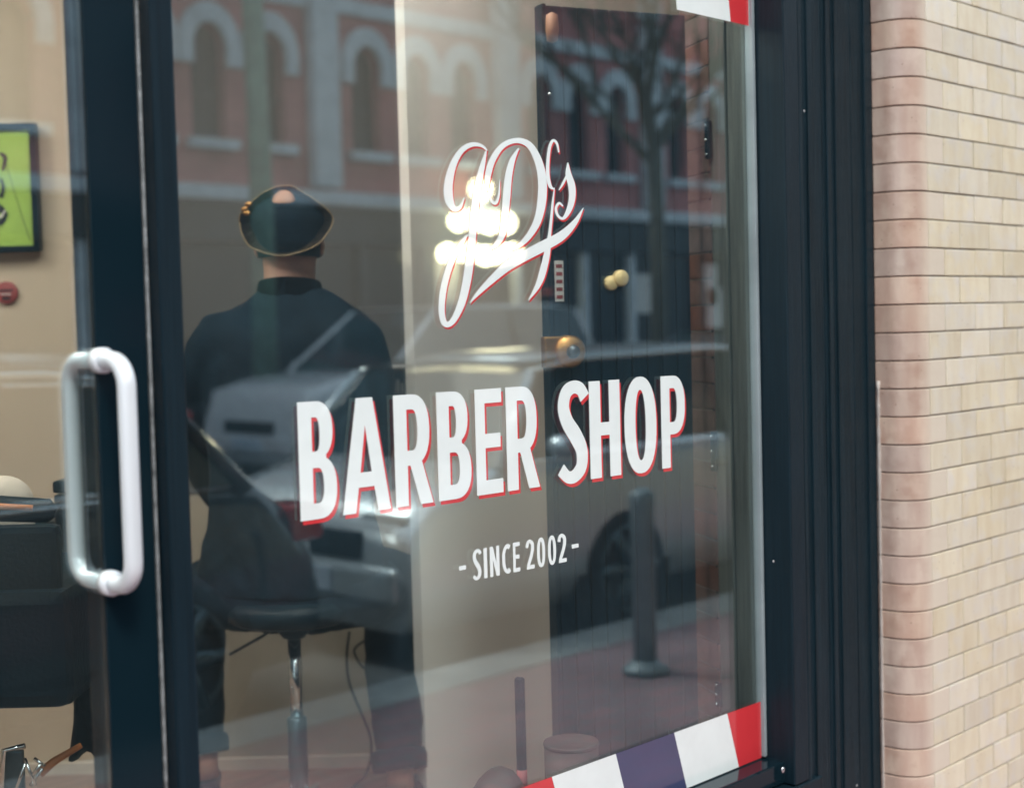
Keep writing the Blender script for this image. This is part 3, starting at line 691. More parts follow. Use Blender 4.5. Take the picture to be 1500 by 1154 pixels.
inkpoly([(9, 240, .0015), (24, 290, .0018), (44, 352, .0022)])
inkpoly([(1, 225, .01), (8, 232, .012), (4, 250, .008)], y=-.002)
inkpoly([(2, 262, .008), (5, 275, .010), (2, 290, .012)], y=-.0025)
inkpoly([(-12, 300, .016), (0, 305, .020), (10, 316, .010)], y=-.003)
inkpoly([(-12, 322, .012), (2, 326, .016), (11, 312, .006)], y=-.0035)
inkpoly([(-30, 230, .03), (-20, 260, .05), (-24, 300, .04), (-30, 340, .05)], y=-.004)
inkpoly([(-4, 318, .006), (3, 317, .007), (8, 308, .004)], 'paper', y=-.0045)
p = wallpt(9, 429, .012)
bd = empty('round_badge', p, WA, 'small round dark red badge on the wall below the green poster', 'badge')
b = bmesh.new(); tube(b, [(0, .010, 0), (0, .002, 0), (0, 0, 0)], [.033, .033, .030], 28); disc = obj('disc', b, 'sticker_red', bd, True)
for m_, (x0, x1, z0_, z1_) in (('pale_sign', (-.018, .014, -.006, -.002)), ('ink', (-.020, .020, .004, .010)), ('ink', (-.012, .012, -.020, -.012))):
    obj('print_mark', bx(x0, x1, -.0012, .001, z0_, z1_), m_, disc)
# small framed picture at the edge of the taupe wall
p = wallpt(585, 562, .02)
fp = empty('small_picture', p, WA, 'small dark picture in pale frame on the taupe wall beside the seated person', 'picture')
for q in ((-.06, -.052, -.055, .055), (.042, .050, -.055, .055), (-.0518, .0418, .047, .055), (-.0518, .0418, -.055, -.047)):
    obj('frame_side', bx(q[0], q[1], -.008, .012, q[2], q[3]), 'pale_sign', fp)
pc = obj('print', bx(-.052, .042, 0, .008, -.047, .047), 'leather_black', fp)
for k in range(4): obj('print_mark', bx(-.02+k*.012, -.012+k*.012, -.0012, .0, -.03, .002+.01*(k % 2)), 'wall_taupe', pc)

# black partition behind the door stile region (dark strip seen through the door)
# ================================================================== stool
sp = P(433, 1000, 3.62); sp.z = FLOOR
stool = empty('stool', sp, WA, 'black round swivel stool on a chrome gas column under the seated person', 'stool')
SZ = P(433, 903, 3.62).z-FLOOR
lathe_b = lathe(bmesh.new(), [(.02, SZ-.005), (.15, SZ-.004), (.175, SZ+.01), (.18, SZ+.035), (.165, SZ+.055), (.05, SZ+.062)], n=32)
obj('seat', lathe_b, 'leather_black', stool, True)
obj('seat_bracket', lathe(bmesh.new(), [(.016, SZ-.055), (.028, SZ-.05), (.040, SZ-.035), (.043, SZ-.012), (.043, SZ-.006)], n=24), 'leather_black', stool, True)
zl = P(433, 1050, 3.62).z-FLOOR
obj('gas_rod', lathe(bmesh.new(), [(.0165, zl-.02), (.0165, SZ-.05)], n=24), 'chrome', stool, True)
obj('column', lathe(bmesh.new(), [(.024, .05), (.025, zl-.004), (.022, zl), (.017, zl+.003)], n=24), 'steel_blue', stool, True)
pL = P(333, 962, 3.55)-sp; pr_ = Vector((pL.dot(R0), 0, pL.z))
b = bmesh.new(); tube(b, [(-.03, 0, SZ-.012), (pr_.x*.5, -.02, (SZ-.012+pr_.z)/2+.004), (pr_.x, -.04, pr_.z)], .004, 8); obj('lever', b, 'dark_metal', stool, True)
for k in range(5):
    a = 2*PI*k/5+.3; ca, sa = math.cos(a), math.sin(a)
    b = bmesh.new(); tube(b, [(ca*.02, sa*.02, .085), (ca*.15, sa*.15, .07), (ca*.27, sa*.27, .055)], [.02, .016, .012], 8); lg = obj('base_leg', b, 'chrome', stool, True)
    b = bmesh.new(); tube(b, [(ca*.27-sa*.012, sa*.27+ca*.012, .024), (ca*.27+sa*.012, sa*.27-ca*.012, .024)], .023, 14); obj('castor', b, 'rubber', lg, True)

# ================================================================== seated person
Zb = 3.62
per = empty('person', (sp.x, sp.y, FLOOR), 0, 'person in dark shirt and cap sitting on the stool with back to the window', 'person')
def Q(px, py, Z): return P(px, py, Z)-per.location
J_ = dict(pel=Q(432, 845, Zb), wst=Q(430, 740, Zb-.02), chs=Q(427, 600, Zb-.03), upc=Q(426, 510, Zb-.0), nb=Q(425, 432, Zb), nk=Q(424, 398, Zb+.02), hd=Q(424, 365, Zb+.02), ht=Q(424, 320, Zb+.02),
  ls=Q(335, 510, Zb), rs=Q(510, 515, Zb), le=Q(285, 650, Zb+.12), re=Q(562, 660, Zb+.12), lh=Q(330, 740, Zb+.34), rh=Q(505, 745, Zb+.34),
  lk=Q(298, 858, Zb+.30), rk=Q(575, 862, Zb+.30), la=Q(300, 1115, Zb+.16), ra=Q(586, 1130, Zb+.10))
LEGS = {}
for s in 'lr':
    J_[s+'f'] = J_[s+'a']+Vector((0, 0, -.035)); 
# body: one continuous mesh
V = [('pel', (.10, .08)), ('wst', (.10, .075)), ('chs', (.11, .08)), ('upc', (.09, .07)), ('nb', .070), ('nk', .068), ('hd', (.074, .084)), ('ht', (.074, .088)),
     ('ls', .04), ('le', .040), ('lh', .026), ('rs', .04), ('re', .040), ('rh', .026), ('lk', .05), ('la', .036), ('lf', .034), ('rk', .05), ('ra', .036), ('rf', .034)]
idx = {k: i for i, (k, r) in enumerate(V)}
EDG = [('pel', 'wst'), ('wst', 'chs'), ('chs', 'upc'), ('upc', 'nb'), ('nb', 'nk'), ('nk', 'hd'), ('hd', 'ht'), ('upc', 'ls'), ('ls', 'le'), ('le', 'lh'), ('upc', 'rs'), ('rs', 're'), ('re', 'rh'), ('pel', 'lk'), ('lk', 'la'), ('la', 'lf'), ('pel', 'rk'), ('rk', 'ra'), ('ra', 'rf')]
skin('body', [(J_[k], r) for k, r in V], [(idx[a], idx[b_]) for a, b_ in EDG], 'skin', per, 2)
# hands: palm and five curled fingers, resting in the lap
fwd = Vector((math.cos(PHI), math.sin(PHI), 0)); up = Vector((0, 0, 1))
for s, sg in (('l', 1), ('r', -1)):
    h0 = J_[s+'h']; inn = R0*sg
    vs = [(h0, .026), (h0+fwd*.05-up*.01, (.032, .018))]; es = [(0, 1)]
    for k, (o_, ln_) in enumerate(((-.027, .062), (-.009, .072), (.009, .068), (.026, .055))):
        i0 = len(vs); b0 = h0+fwd*.075+R0*o_-up*.012
        vs += [(b0, .010), (b0+fwd*ln_*.5-up*.012, .009), (b0+fwd*ln_*.75-up*.035, .008), (b0+fwd*ln_*.7-up*.055, .007)]
        es += [(1, i0), (i0, i0+1), (i0+1, i0+2), (i0+2, i0+3)]
    i0 = len(vs); vs += [(h0+fwd*.03+inn*.03, .012), (h0+fwd*.06+inn*.045-up*.01, .010), (h0+fwd*.085+inn*.04-up*.025, .008)]; es += [(0, i0), (i0, i0+1), (i0+1, i0+2)]
    skin('hand', vs, es, 'skin', per, 1)
# ears, hair
for sg in (-1, 1):
    e = J_['hd']+R0*sg*.078+up*.010-fwd*.0
    b = bmesh.new(); ellip(b, (0, 0, 0), (.011, .020, .032), 12, 8, rot=Matrix.Rotation(WA+sg*.35, 3, 'Z')); obj('ear', b, 'skin', per, True, e)
b = bmesh.new(); ellip(b, (0, 0, 0), (.079, .094, .088), 24, 16, rot=Matrix.Rotation(WA, 3, 'Z'))
for v in list(b.verts):
    if v.co.z < -.070: v.co.z = -.070-(abs(v.co.z)-.070)*.3
obj('hair', b, 'hair', per, True, J_['hd']+up*.062)
# face on the far side: nose
b = bmesh.new(); ellip(b, (0, 0, 0), (.014, .022, .022), 10, 8, rot=Matrix.Rotation(WA, 3, 'Z')); obj('nose', b, 'skin', per, True, J_['hd']+fwd*.086+up*.02)
for sg in (-1, 1):
    b = bmesh.new(); ellip(b, (0, 0, 0), (.012, .008, .009), 10, 6); obj('eye', b, 'paper', per, True, J_['hd']+fwd*.078+R0*sg*.03+up*.045)
b = bmesh.new(); ellip(b, (0, 0, 0), (.022, .008, .006), 10, 6, rot=Matrix.Rotation(WA, 3, 'Z')); obj('mouth', b, 'cap_patch', per, True, J_['hd']+fwd*.082-up*.012)
# shirt
def organic(name, parts, m, voxel=.011, smooth=6):
    bm = bmesh.new()
    for rings in parts:
        rows = []
        for c, rx, ry in rings: rows.append([bm.verts.new(c+R0*math.cos(2*PI*k/20)*rx+fwd*math.sin(2*PI*k/20)*ry) for k in range(20)])
        for r1, r2 in zip(rows, rows[1:]):
            for k in range(20): bm.faces.new((r1[k], r1[(k+1) % 20], r2[(k+1) % 20], r2[k]))
        bm.faces.new(rows[0][::-1]); bm.faces.new(rows[-1])
    bmesh.ops.recalc_face_normals(bm, faces=bm.faces)
    return bm
def remesh(name, bm, m, par, voxel=.012, sm=8, folds=.0):
    me = bpy.data.meshes.new(name); bm.to_mesh(me); bm.free()
    o = bpy.data.objects.new(name, me); C.objects.link(o)
    r = o.modifiers.new('r', 'REMESH'); r.mode = 'VOXEL'; r.voxel_size = voxel
    q = o.modifiers.new('q', 'SMOOTH'); q.iterations = sm; q.factor = .6
    dg = bpy.context.evaluated_depsgraph_get(); dg.update()
    nm = bpy.data.meshes.new_from_object(o.evaluated_get(dg)); bpy.data.objects.remove(o); nm.name = name; nm.materials.clear()
    from mathutils import noise
    if folds:
        for v in nm.vertices:
            n_ = noise.noise(Vector((v.co.x*14, v.co.y*14, v.co.z*5)))+.5*noise.noise(Vector((v.co.x*30+v.co.z*18, v.co.y*30, v.co.z*12)))
            v.co += v.normal*n_*folds
    return link(name, nm, m, par, smooth=True)
def chain(bm, pts):                                          # tapered limb through points with radii, rounded ends
    ps = catmull([(*p_, r_) for p_, r_ in pts], 5)
    tube(bm, [Vector(p_[:3]) for p_ in ps], [p_[3] for p_ in ps], 18)
    for p_ in (ps[0], ps[-1]): ellip(bm, p_[:3], (p_[3],)*3, 16, 10)
px1 = Zb/FPX
SV = [(420, 446, 40, .070), (431, 447, 58, .080), (445, 436, 84, .092), (463, 430, 110, .10), (490, 427, 130, .112), (540, 427, 132, .12), (600, 427, 130, .125), (670, 429, 124, .122), (750, 431, 122, .122), (820, 432, 138, .135), (868, 432, 146, .14)]
bm_ = organic('shirt', [[(Q(x_, y_, Zb-.01 if y_ > 480 else Zb), w_*px1, d_) for y_, x_, w_, d_ in [(a_[0], 428, a_[2], a_[3]) for a_ in SV]]], 'shirt')
chain(bm_, [(Q(325, 500, Zb), .074), (Q(298, 556, Zb+.03), .072), (Q(292, 650, Zb+.12), .062), (Q(312, 712, Zb+.26), .050), (Q(330, 738, Zb+.33), .044)])
chain(bm_, [(Q(521, 504, Zb), .074), (Q(539, 560, Zb+.03), .072), (Q(545, 655, Zb+.12), .062), (Q(528, 715, Zb+.26), .050), (Q(507, 740, Zb+.33), .044)])
remesh('shirt', bm_, 'shirt', per, .011, 9, .0085)
b = bmesh.new()                                              # collar band
cc = J_['nb']+up*.020
ringp = [[], []]
for k in range(28):
    a = 2*PI*k/28; rx, ry = .080, .074
    d = R0*math.cos(a)*rx+fwd*math.sin(a)*ry; back = -math.sin(a)
    ringp[0].append(b.verts.new(cc+d*1.10+up*(-.030+.006*back))); ringp[1].append(b.verts.new(cc+d*.98+up*(.010+.014*back)))
for k in range(28): b.faces.new((ringp[0][k], ringp[0][(k+1) % 28], ringp[1][(k+1) % 28], ringp[1][k]))
bmesh.ops.solidify(b, geom=b.faces[:], thickness=.005); obj('collar', b, 'shirt', per, True)
# trousers and rolled cuffs
bm_ = organic('trousers', [[(Q(430, y_, Zb+.01), w_*px1, d_) for y_, w_, d_ in ((815, 130, .125), (845, 162, .15), (880, 168, .155), (908, 140, .13))]], 'denim')
chain(bm_, [(Q(400, 868, Zb+.05), .105), (Q(335, 868, Zb+.18), .098), (Q(292, 872, Zb+.29), .085), (Q(290, 935, Zb+.26), .074), (Q(292, 1020, Zb+.20), .066), (Q(295, 1074, Zb+.175), .056)])
chain(bm_, [(Q(465, 866, Zb+.05), .108), (Q(535, 856, Zb+.18), .108), (Q(582, 866, Zb+.29), .096), (Q(575, 940, Zb+.24), .078), (Q(580, 1030, Zb+.16), .070), (Q(585, 1094, Zb+.115), .060)])
remesh('trousers', bm_, 'denim', per, .011, 6, .007)
for c0, c1, r in ((Q(295, 1078, Zb+.175), Q(298, 1104, Zb+.165), .068), (Q(583, 1098, Zb+.115), Q(586, 1128, Zb+.10), .072)):
    b = bmesh.new(); d = c1-c0
    tube(b, [c0-d*.1, c0, c0+d*.3, c0+d*.7, c1, c1-d*.05], [r*.80, r*.97, r*1.04, r*1.02, r*.98, r*.80], 24); obj('cuff', b, 'denim', per, True)
for k, s in enumerate('lr'):                                 # shoes on the floor
    an = J_[s+'a']; z0s = 0.0
    fa = (fwd+R0*(-.25 if s == 'l' else .3)).normalized(); ax = math.atan2(fa.y, fa.x)
    b = bmesh.new()
    secs = [(-.075, .028, .0, .055), (-.06, .036, .0, .062), (-.02, .038, .0, .058), (.04, .040, .0, .060), (.10, .046, .0, .058), (.155, .044, .0, .048), (.185, .030, .0, .036), (.195, .010, .0, .02)]
    rows = []
    for xs, wd, zb2, zt2 in secs:
        rows.append([b.verts.new((xs, wd*math.cos(2*PI*q/14)*(1.0), (zt2/2)+(zt2/2)*max(-1, math.sin(2*PI*q/14)*1.15 if math.sin(2*PI*q/14) < 0 else math.sin(2*PI*q/14)))) for q in range(14)])
    for r1, r2 in zip(rows, rows[1:]):
        for q in range(14): b.faces.new((r1[q], r1[(q+1) % 14], r2[(q+1) % 14], r2[q]))
    b.faces.new(rows[0][::-1]); b.faces.new(rows[-1])
    sh = obj('shoe', b, 'leather_black', per, True, Vector((an.x, an.y, max(0.012, an.z-.10))), (0, 0, ax))
    b = bmesh.new(); box(b, -.078, .190, -.040, .040, -.012, .006, .005); obj('sole', b, 'rubber', sh)
    lowz = max(0.012, an.z-.10)
    b = bmesh.new(); tube(b, [(an.x, an.y, an.z+.06), (an.x, an.y, an.z), (an.x, an.y, lowz+.06)], [.040, .034, .036], 16); obj('ankle', b, 'skin', per, True)
# cap: floppy crown with piping, opening at the back
capc = J_['hd']+up*.078
cap = empty('cap', per.location+capc, WA); cap.parent = per; cap.location = capc
def capring(bm, rx, rz, zc, y, tilt=.0, n=36): 
    return [bm.verts.new((rx*math.cos(2*PI*k/n), y+0*k, zc+rz*math.sin(2*PI*k/n))) for k in range(n)]
b = bmesh.new(); rows = []
for (z, rx, ry, yo) in ((-.100, .078, .092, .0), (-.085, .082, .098, 0), (-.062, .084, .100, 0), (-.040, .088, .104, 0), (-.015, .095, .108, 0), (.005, .096, .106, 0), (.028, .086, .096, .005), (.048, .064, .076, .01), (.060, .038, .05, .012), (.064, .006, .008, .012)):
    rows.append([b.verts.new((rx*math.cos(2*PI*k/36), ry*math.sin(2*PI*k/36)+yo, z-.0)) for k in range(36)])
for r1, r2 in zip(rows, rows[1:]):
    for k in range(36): b.faces.new((r1[k], r1[(k+1) % 36], r2[(k+1) % 36], r2[k]))
b.faces.new(rows[-1])
b2 = obj('crown', b, 'cap_cloth', cap, True); b2.parent = cap
outl = [(-.118, -.035, -.010), (-.112, -.045, .012), (-.085, -.055, .036), (-.055, -.060, .058), (-.025, -.060, .072), (.0, -.06, .076), (.022, -.06, .074), (.045, -.060, .060), (.078, -.055, .038), (.108, -.045, .012), (.117, -.035, -.012), (.106, -.062, -.044), (.075, -.088, -.078), (.0, -.108, -.100), (-.075, -.088, -.080), (-.106, -.062, -.046), (-.118, -.035, -.010)]
b = bmesh.new(); tube(b, catmull(outl, 4), .0020, 8); obj('piping', b, 'cap_trim', cap, True)
oc = catmull(outl, 4); b = bmesh.new()
ra_ = [b.verts.new(p_) for p_ in oc]; rb_ = [b.verts.new((p_[0]*.74, p_[1]*.80+.012, p_[2]*.80)) for p_ in oc]
for i in range(len(oc)-1): b.faces.new((ra_[i], ra_[i+1], rb_[i+1], rb_[i]))
bmesh.ops.solidify(b, geom=b.faces[:], thickness=.0015); obj('brim', b, 'cap_brim', cap, True)
b = bmesh.new(); ellip(b, (0, 0, 0), (.029, .014, .033), 20, 12); pa = obj('back_opening', b, 'cap_patch', cap, True, (.0, -.070, .036), (-.5, 0, 0))
b = bmesh.new(); box(b, -.034, .034, -.004, .004, -.004, .004, .002); 
for (x_, z_) in ((-.098, .020), (-.088, .032), (-.093, .010)):
    b3 = bmesh.new(); ellip(b3, (0, 0, 0), (.010, .006, .007), 10, 6); obj('pin', b3, 'brass', cap, True, (x_, -.062, z_))
b.free()
b = bmesh.new(); rws = []
for i in range(7):
    t = i/6; rws.append([b.verts.new((.078*(1-.25*t*t)*math.cos(PI*k/12), .085+.07*t*math.sin(PI*k/12)**.6 if k not in (0, 12) else .085, -.048-.018*t)) for k in range(13)])
for r1, r2 in zip(rws, rws[1:]):
    for k in range(12): b.faces.new((r1[k], r1[k+1], r2[k+1], r2[k]))
bmesh.ops.solidify(b, geom=b.faces[:], thickness=.004); obj('brim', b, 'cap_cloth', cap, True)

# cable hanging beside the stool
b = bmesh.new()
cp = [(512, 925), (508, 960), (512, 1000), (530, 1045), (543, 1080), (543, 1110), (535, 1135), (520, 1150), (510, 1165)]
tube(b, catmull([tuple(P(x, y, 4.05)) for x, y in cp], 5), .0038, 8)
cb = obj('hanging_cable', b, 'rubber', None, True); tag(cb, 'thin black cable hanging in a loose curve behind the stool', 'cable')
b = bmesh.new(); tube(b, catmull([tuple(P(x, y, 4.02)) for x, y in ((545, 985), (530, 975), (519, 955), (524, 945), (540, 935), (560, 925))], 5), .0035, 8)
tag(obj('cable_loop', b, 'rubber', None, True), 'small loop of black cable by the seated person right calf', 'cable')

# ================================================================== barber chair at the left
bc0 = P(40, 1100, 3.0); bc0.z = FLOOR
bc = empty('barber_chair', bc0, WA, 'black leather barber chair with chrome footrest behind the glass door', 'barber chair')
def BQ(px, py, Z): q = P(px, py, Z)-bc0; return Vector((q.dot(R0), q.dot(fwd), q.z))
def bbox(name, px0, px1, py0, py1, Za, Zb_, m, bev=.02, par=None):
    q0 = BQ(px0, py1, Za); q1 = BQ(px1, py0, Za); w_ = BQ(px0, py1, Zb_)
    return obj(name, bx(q0.x, q1.x, q0.y, w_.y, q0.z, q1.z, bev), m, par or bc)
bbox('seat', -260, 98, 860, 1050, 2.75, 3.3, 'leather_black', .03)
bbox('backrest', -250, 92, 765, 930, 3.25, 3.4, 'leather_black', .03)
b = bmesh.new(); q0, q1 = BQ(-180, 742, 2.8), BQ(72, 748, 2.85)
tube(b, [q0, q0.lerp(q1, .5)+Vector((0, 0, .004)), q1, q1+Vector((.012, 0, -.004))], [.026, .027, .024, .012], 18); ar = obj('armrest', b, 'leather_black', bc, True)
b = bmesh.new(); q0, q1 = BQ(-150, 735, 2.79), BQ(48, 744, 2.82); tube(b, [q0, q1], [.0085, .006], 10); obj('armrest_glint', b, 'amber', ar, True)  # orange rod paints a warm reflection along the leather armrest
bbox('arm_panel', -260, 85, 768, 900, 2.76, 2.80, 'leather_black', .015)
bbox('arm_pad', 76, 140, 703, 723, 3.2, 3.3, 'leather_black', .008)
bbox('arm_post', 84, 112, 723, 870, 3.2, 3.25, 'dark_metal', .006)
b = bmesh.new(); lathe(b, [(.20, .0), (.20, .015), (.10, .035), (.05, .06), (.045, .30)], (-.35, .1, 0)); obj('pedestal', b, 'chrome', bc, True)
b = bmesh.new(); q = [BQ(2, 1175, 2.85), BQ(6, 1098, 2.85), BQ(36, 1092, 2.85)]; tube(b, q, .006, 10); obj('footrest_bar', b, 'chrome', bc, True)
bbox('footrest_plate', 8, 34, 1098, 1190, 2.87, 2.885, 'steel_blue', .004)
for k, (a_, c_) in enumerate((((38, 1115), (22, 1160)), ((50, 1110), (66, 1122)), ((45, 1150), (62, 1125)), ((36, 1110), (52, 1150)), ((60, 1118), (48, 1135)))):
    b = bmesh.new(); tube(b, [BQ(*a_, 2.84-.01*k), BQ(*c_, 2.84-.01*k)], .0035, 8); obj('linkage_rod', b, 'chrome', bc, True)
b = bmesh.new(); tube(b, [BQ(58, 1132, 2.9), BQ(80, 1114, 2.92), BQ(119, 1091, 2.95)], [.010, .008, .006], 10); obj('lever', b, 'amber', bc, True)
# cape draped over the chair, towel, shoes
b = bmesh.new(); rows = []
for i in range(15):
    row = []
    for k in range(25):
        px = 96+(245-96)*k/24; py = 770+ (1108-770)*i/14
        Z = 3.12+.03*math.sin(k*1.1+i*.12)+.015*math.sin(k*2.7)+.02*i/14
        row.append(b.verts.new(P(px+6*math.sin(i*.7)*(k < 3)-(8-6*i/14 if 0 else 0)+ (24*(i/14) if k == 0 else 0), py+(8*math.sin(k*.9) if i == 14 else 0), Z)))
    rows.append(row)
for r1, r2 in zip(rows, rows[1:]):
    for k in range(24): b.faces.new((r1[k], r1[k+1], r2[k+1], r2[k]))
bmesh.ops.solidify(b, geom=b.faces[:], thickness=.004)
tag(obj('barber_cape', b, 'cloth_black', None, True), 'long black barber cape draped beside the chair behind the door stile', 'cape')
tp = P(4, 700, 3.1)
b = bmesh.new(); rows = []
for i in range(10):
    a = PI/2*i/9; rows.append([b.verts.new(tp+R0*(math.cos(2*PI*k/24)*.062*math.cos(a)*(1+.05*math.sin(3*2*PI*k/24)))+fwd*(math.sin(2*PI*k/24)*.05*math.cos(a))+up*(.060*math.sin(a)-.055+(0 if i else -.0))) for k in range(24)])
rows.insert(0, [b.verts.new(v.co-up*.05) for v in rows[0]])
for r1, r2 in zip(rows, rows[1:]):
    for k in range(24): b.faces.new((r1[k], r1[(k+1) % 24], r2[(k+1) % 24], r2[k]))
tw = obj('towel', b, 'cream_cloth', None, True); tag(tw, 'cream towel bundled over the barber chair behind the armrest', 'towel')
for k, (px, py, rz) in enumerate(((132, 1160, -.6), (175, 1168, -.4))):
    p = P(px, py, 3.25); p.z = FLOOR
    sn = empty('sneaker', p, WA+PI/2*1.0+rz+PI, ['grey sneaker on the floor below the black cape, nearer the chair lever', 'grey sneaker on the floor below the black cape, nearer the mullion'][k], 'shoe', 'sneakers under the cape')
    b = bmesh.new(); rows = []
    for xs, wd, zt2 in ((-.14, .020, .06), (-.12, .034, .095), (-.06, .038, .11), (0, .038, .085), (.06, .045, .065), (.11, .042, .05), (.135, .022, .03)):
        rows.append([b.verts.new((xs, wd*math.cos(2*PI*q/14), .018+zt2*.5+zt2*.5*math.sin(2*PI*q/14))) for q in range(14)])
    for r1, r2 in zip(rows, rows[1:]):
        for q in range(14): b.faces.new((r1[q], r1[(q+1) % 14], r2[(q+1) % 14], r2[q]))
    b.faces.new(rows[0][::-1]); b.faces.new(rows[-1]); obj('upper', b, 'grey_shoe', sn, True)
    obj('sole', bx(-.145, .138, -.044, .044, 0, .026, .010), 'rubber_white', sn)

# thin post and bin standing behind the glass at the bottom
p = P(765, 1150, 2.95); p.z = FLOOR
z1 = P(765, 990, 2.95).z-FLOOR
t = empty('umbrella_post', p, 0, 'short thin dark post standing upright behind the lower glass', 'post')
obj('shaft', lathe(bmesh.new(), [(.0105, .02), (.0105, z1-.003), (.008, z1)], n=16), 'leather_black', t, True)
obj('foot', lathe(bmesh.new(), [(.06, 0), (.06, .012), (.014, .024)], n=24), 'leather_black', t, True)
obj('red_band', lathe(bmesh.new(), [(.0112, z1-.235), (.0112, z1-.19)], n=16), 'sticker_red', t, True)
p = P(838, 1150, 2.9); ztop_ = P(838, 1090, 2.9).z; p.z = FLOOR
t = empty('waste_bin', p, 0, 'round reddish brown bin with shiny rim near the striped border', 'bin')
hb = ztop_-FLOOR
obj('body', lathe(bmesh.new(), [(.045, 0), (.052, .01), (.055, hb*.5), (.055, hb-.002), (.050, hb-.002), (.048, hb-.05)], n=28), 'bag_brown', t, True)
obj('rim', lathe(bmesh.new(), [(.0555, hb-.001), (.057, hb+.004), (.0555, hb+.008), (.050, hb+.004)], n=28), 'bag_brown', t, True)
p = P(730, 1150, 2.9)
b = bmesh.new(); ellip(b, (0, 0, 0), (.055, .07, .05), 16, 10, rot=Matrix.Rotation(WA, 3, 'Z'))
for v in b.verts: v.co.z = max(v.co.z, -.03); v.co.z *= (1+.15*math.sin(v.co.x*60))
bag = empty('leather_bag', p-Vector((0, 0, .10)), 0, 'small dark brown bag at the foot of the thin post', 'bag')
obj('bag_body', b, 'bag_brown', bag, True, (0, 0, .08)); obj('pedestal_box', bx(-.05, .05, -.05, .05, FLOOR-bag.location.z, .06, .006), 'leather_black', bag)

# ================================================================== street: what the glass mirrors
# bollard on the near sidewalk
bl = onY(0, 0, 0)
r = ray(945, 985); tt = -CAM.z/r.z; p = CAM+r*tt; p.y = -p.y; p.z = 0
bo = empty('bollard', p, 0, 'grey metal bollard with round foot on the red sidewalk, reflected right of the lettering', 'bollard')
obj('post', lathe(bmesh.new(), [(.052, .02), (.050, .70), (.056, .72), (.056, .76), (.03, .79)], n=24), 'bollard_grey', bo, True)
obj('foot', lathe(bmesh.new(), [(.10, .004), (.10, .025), (.07, .04), (.054, .06)], n=24), 'bollard_grey', bo, True)

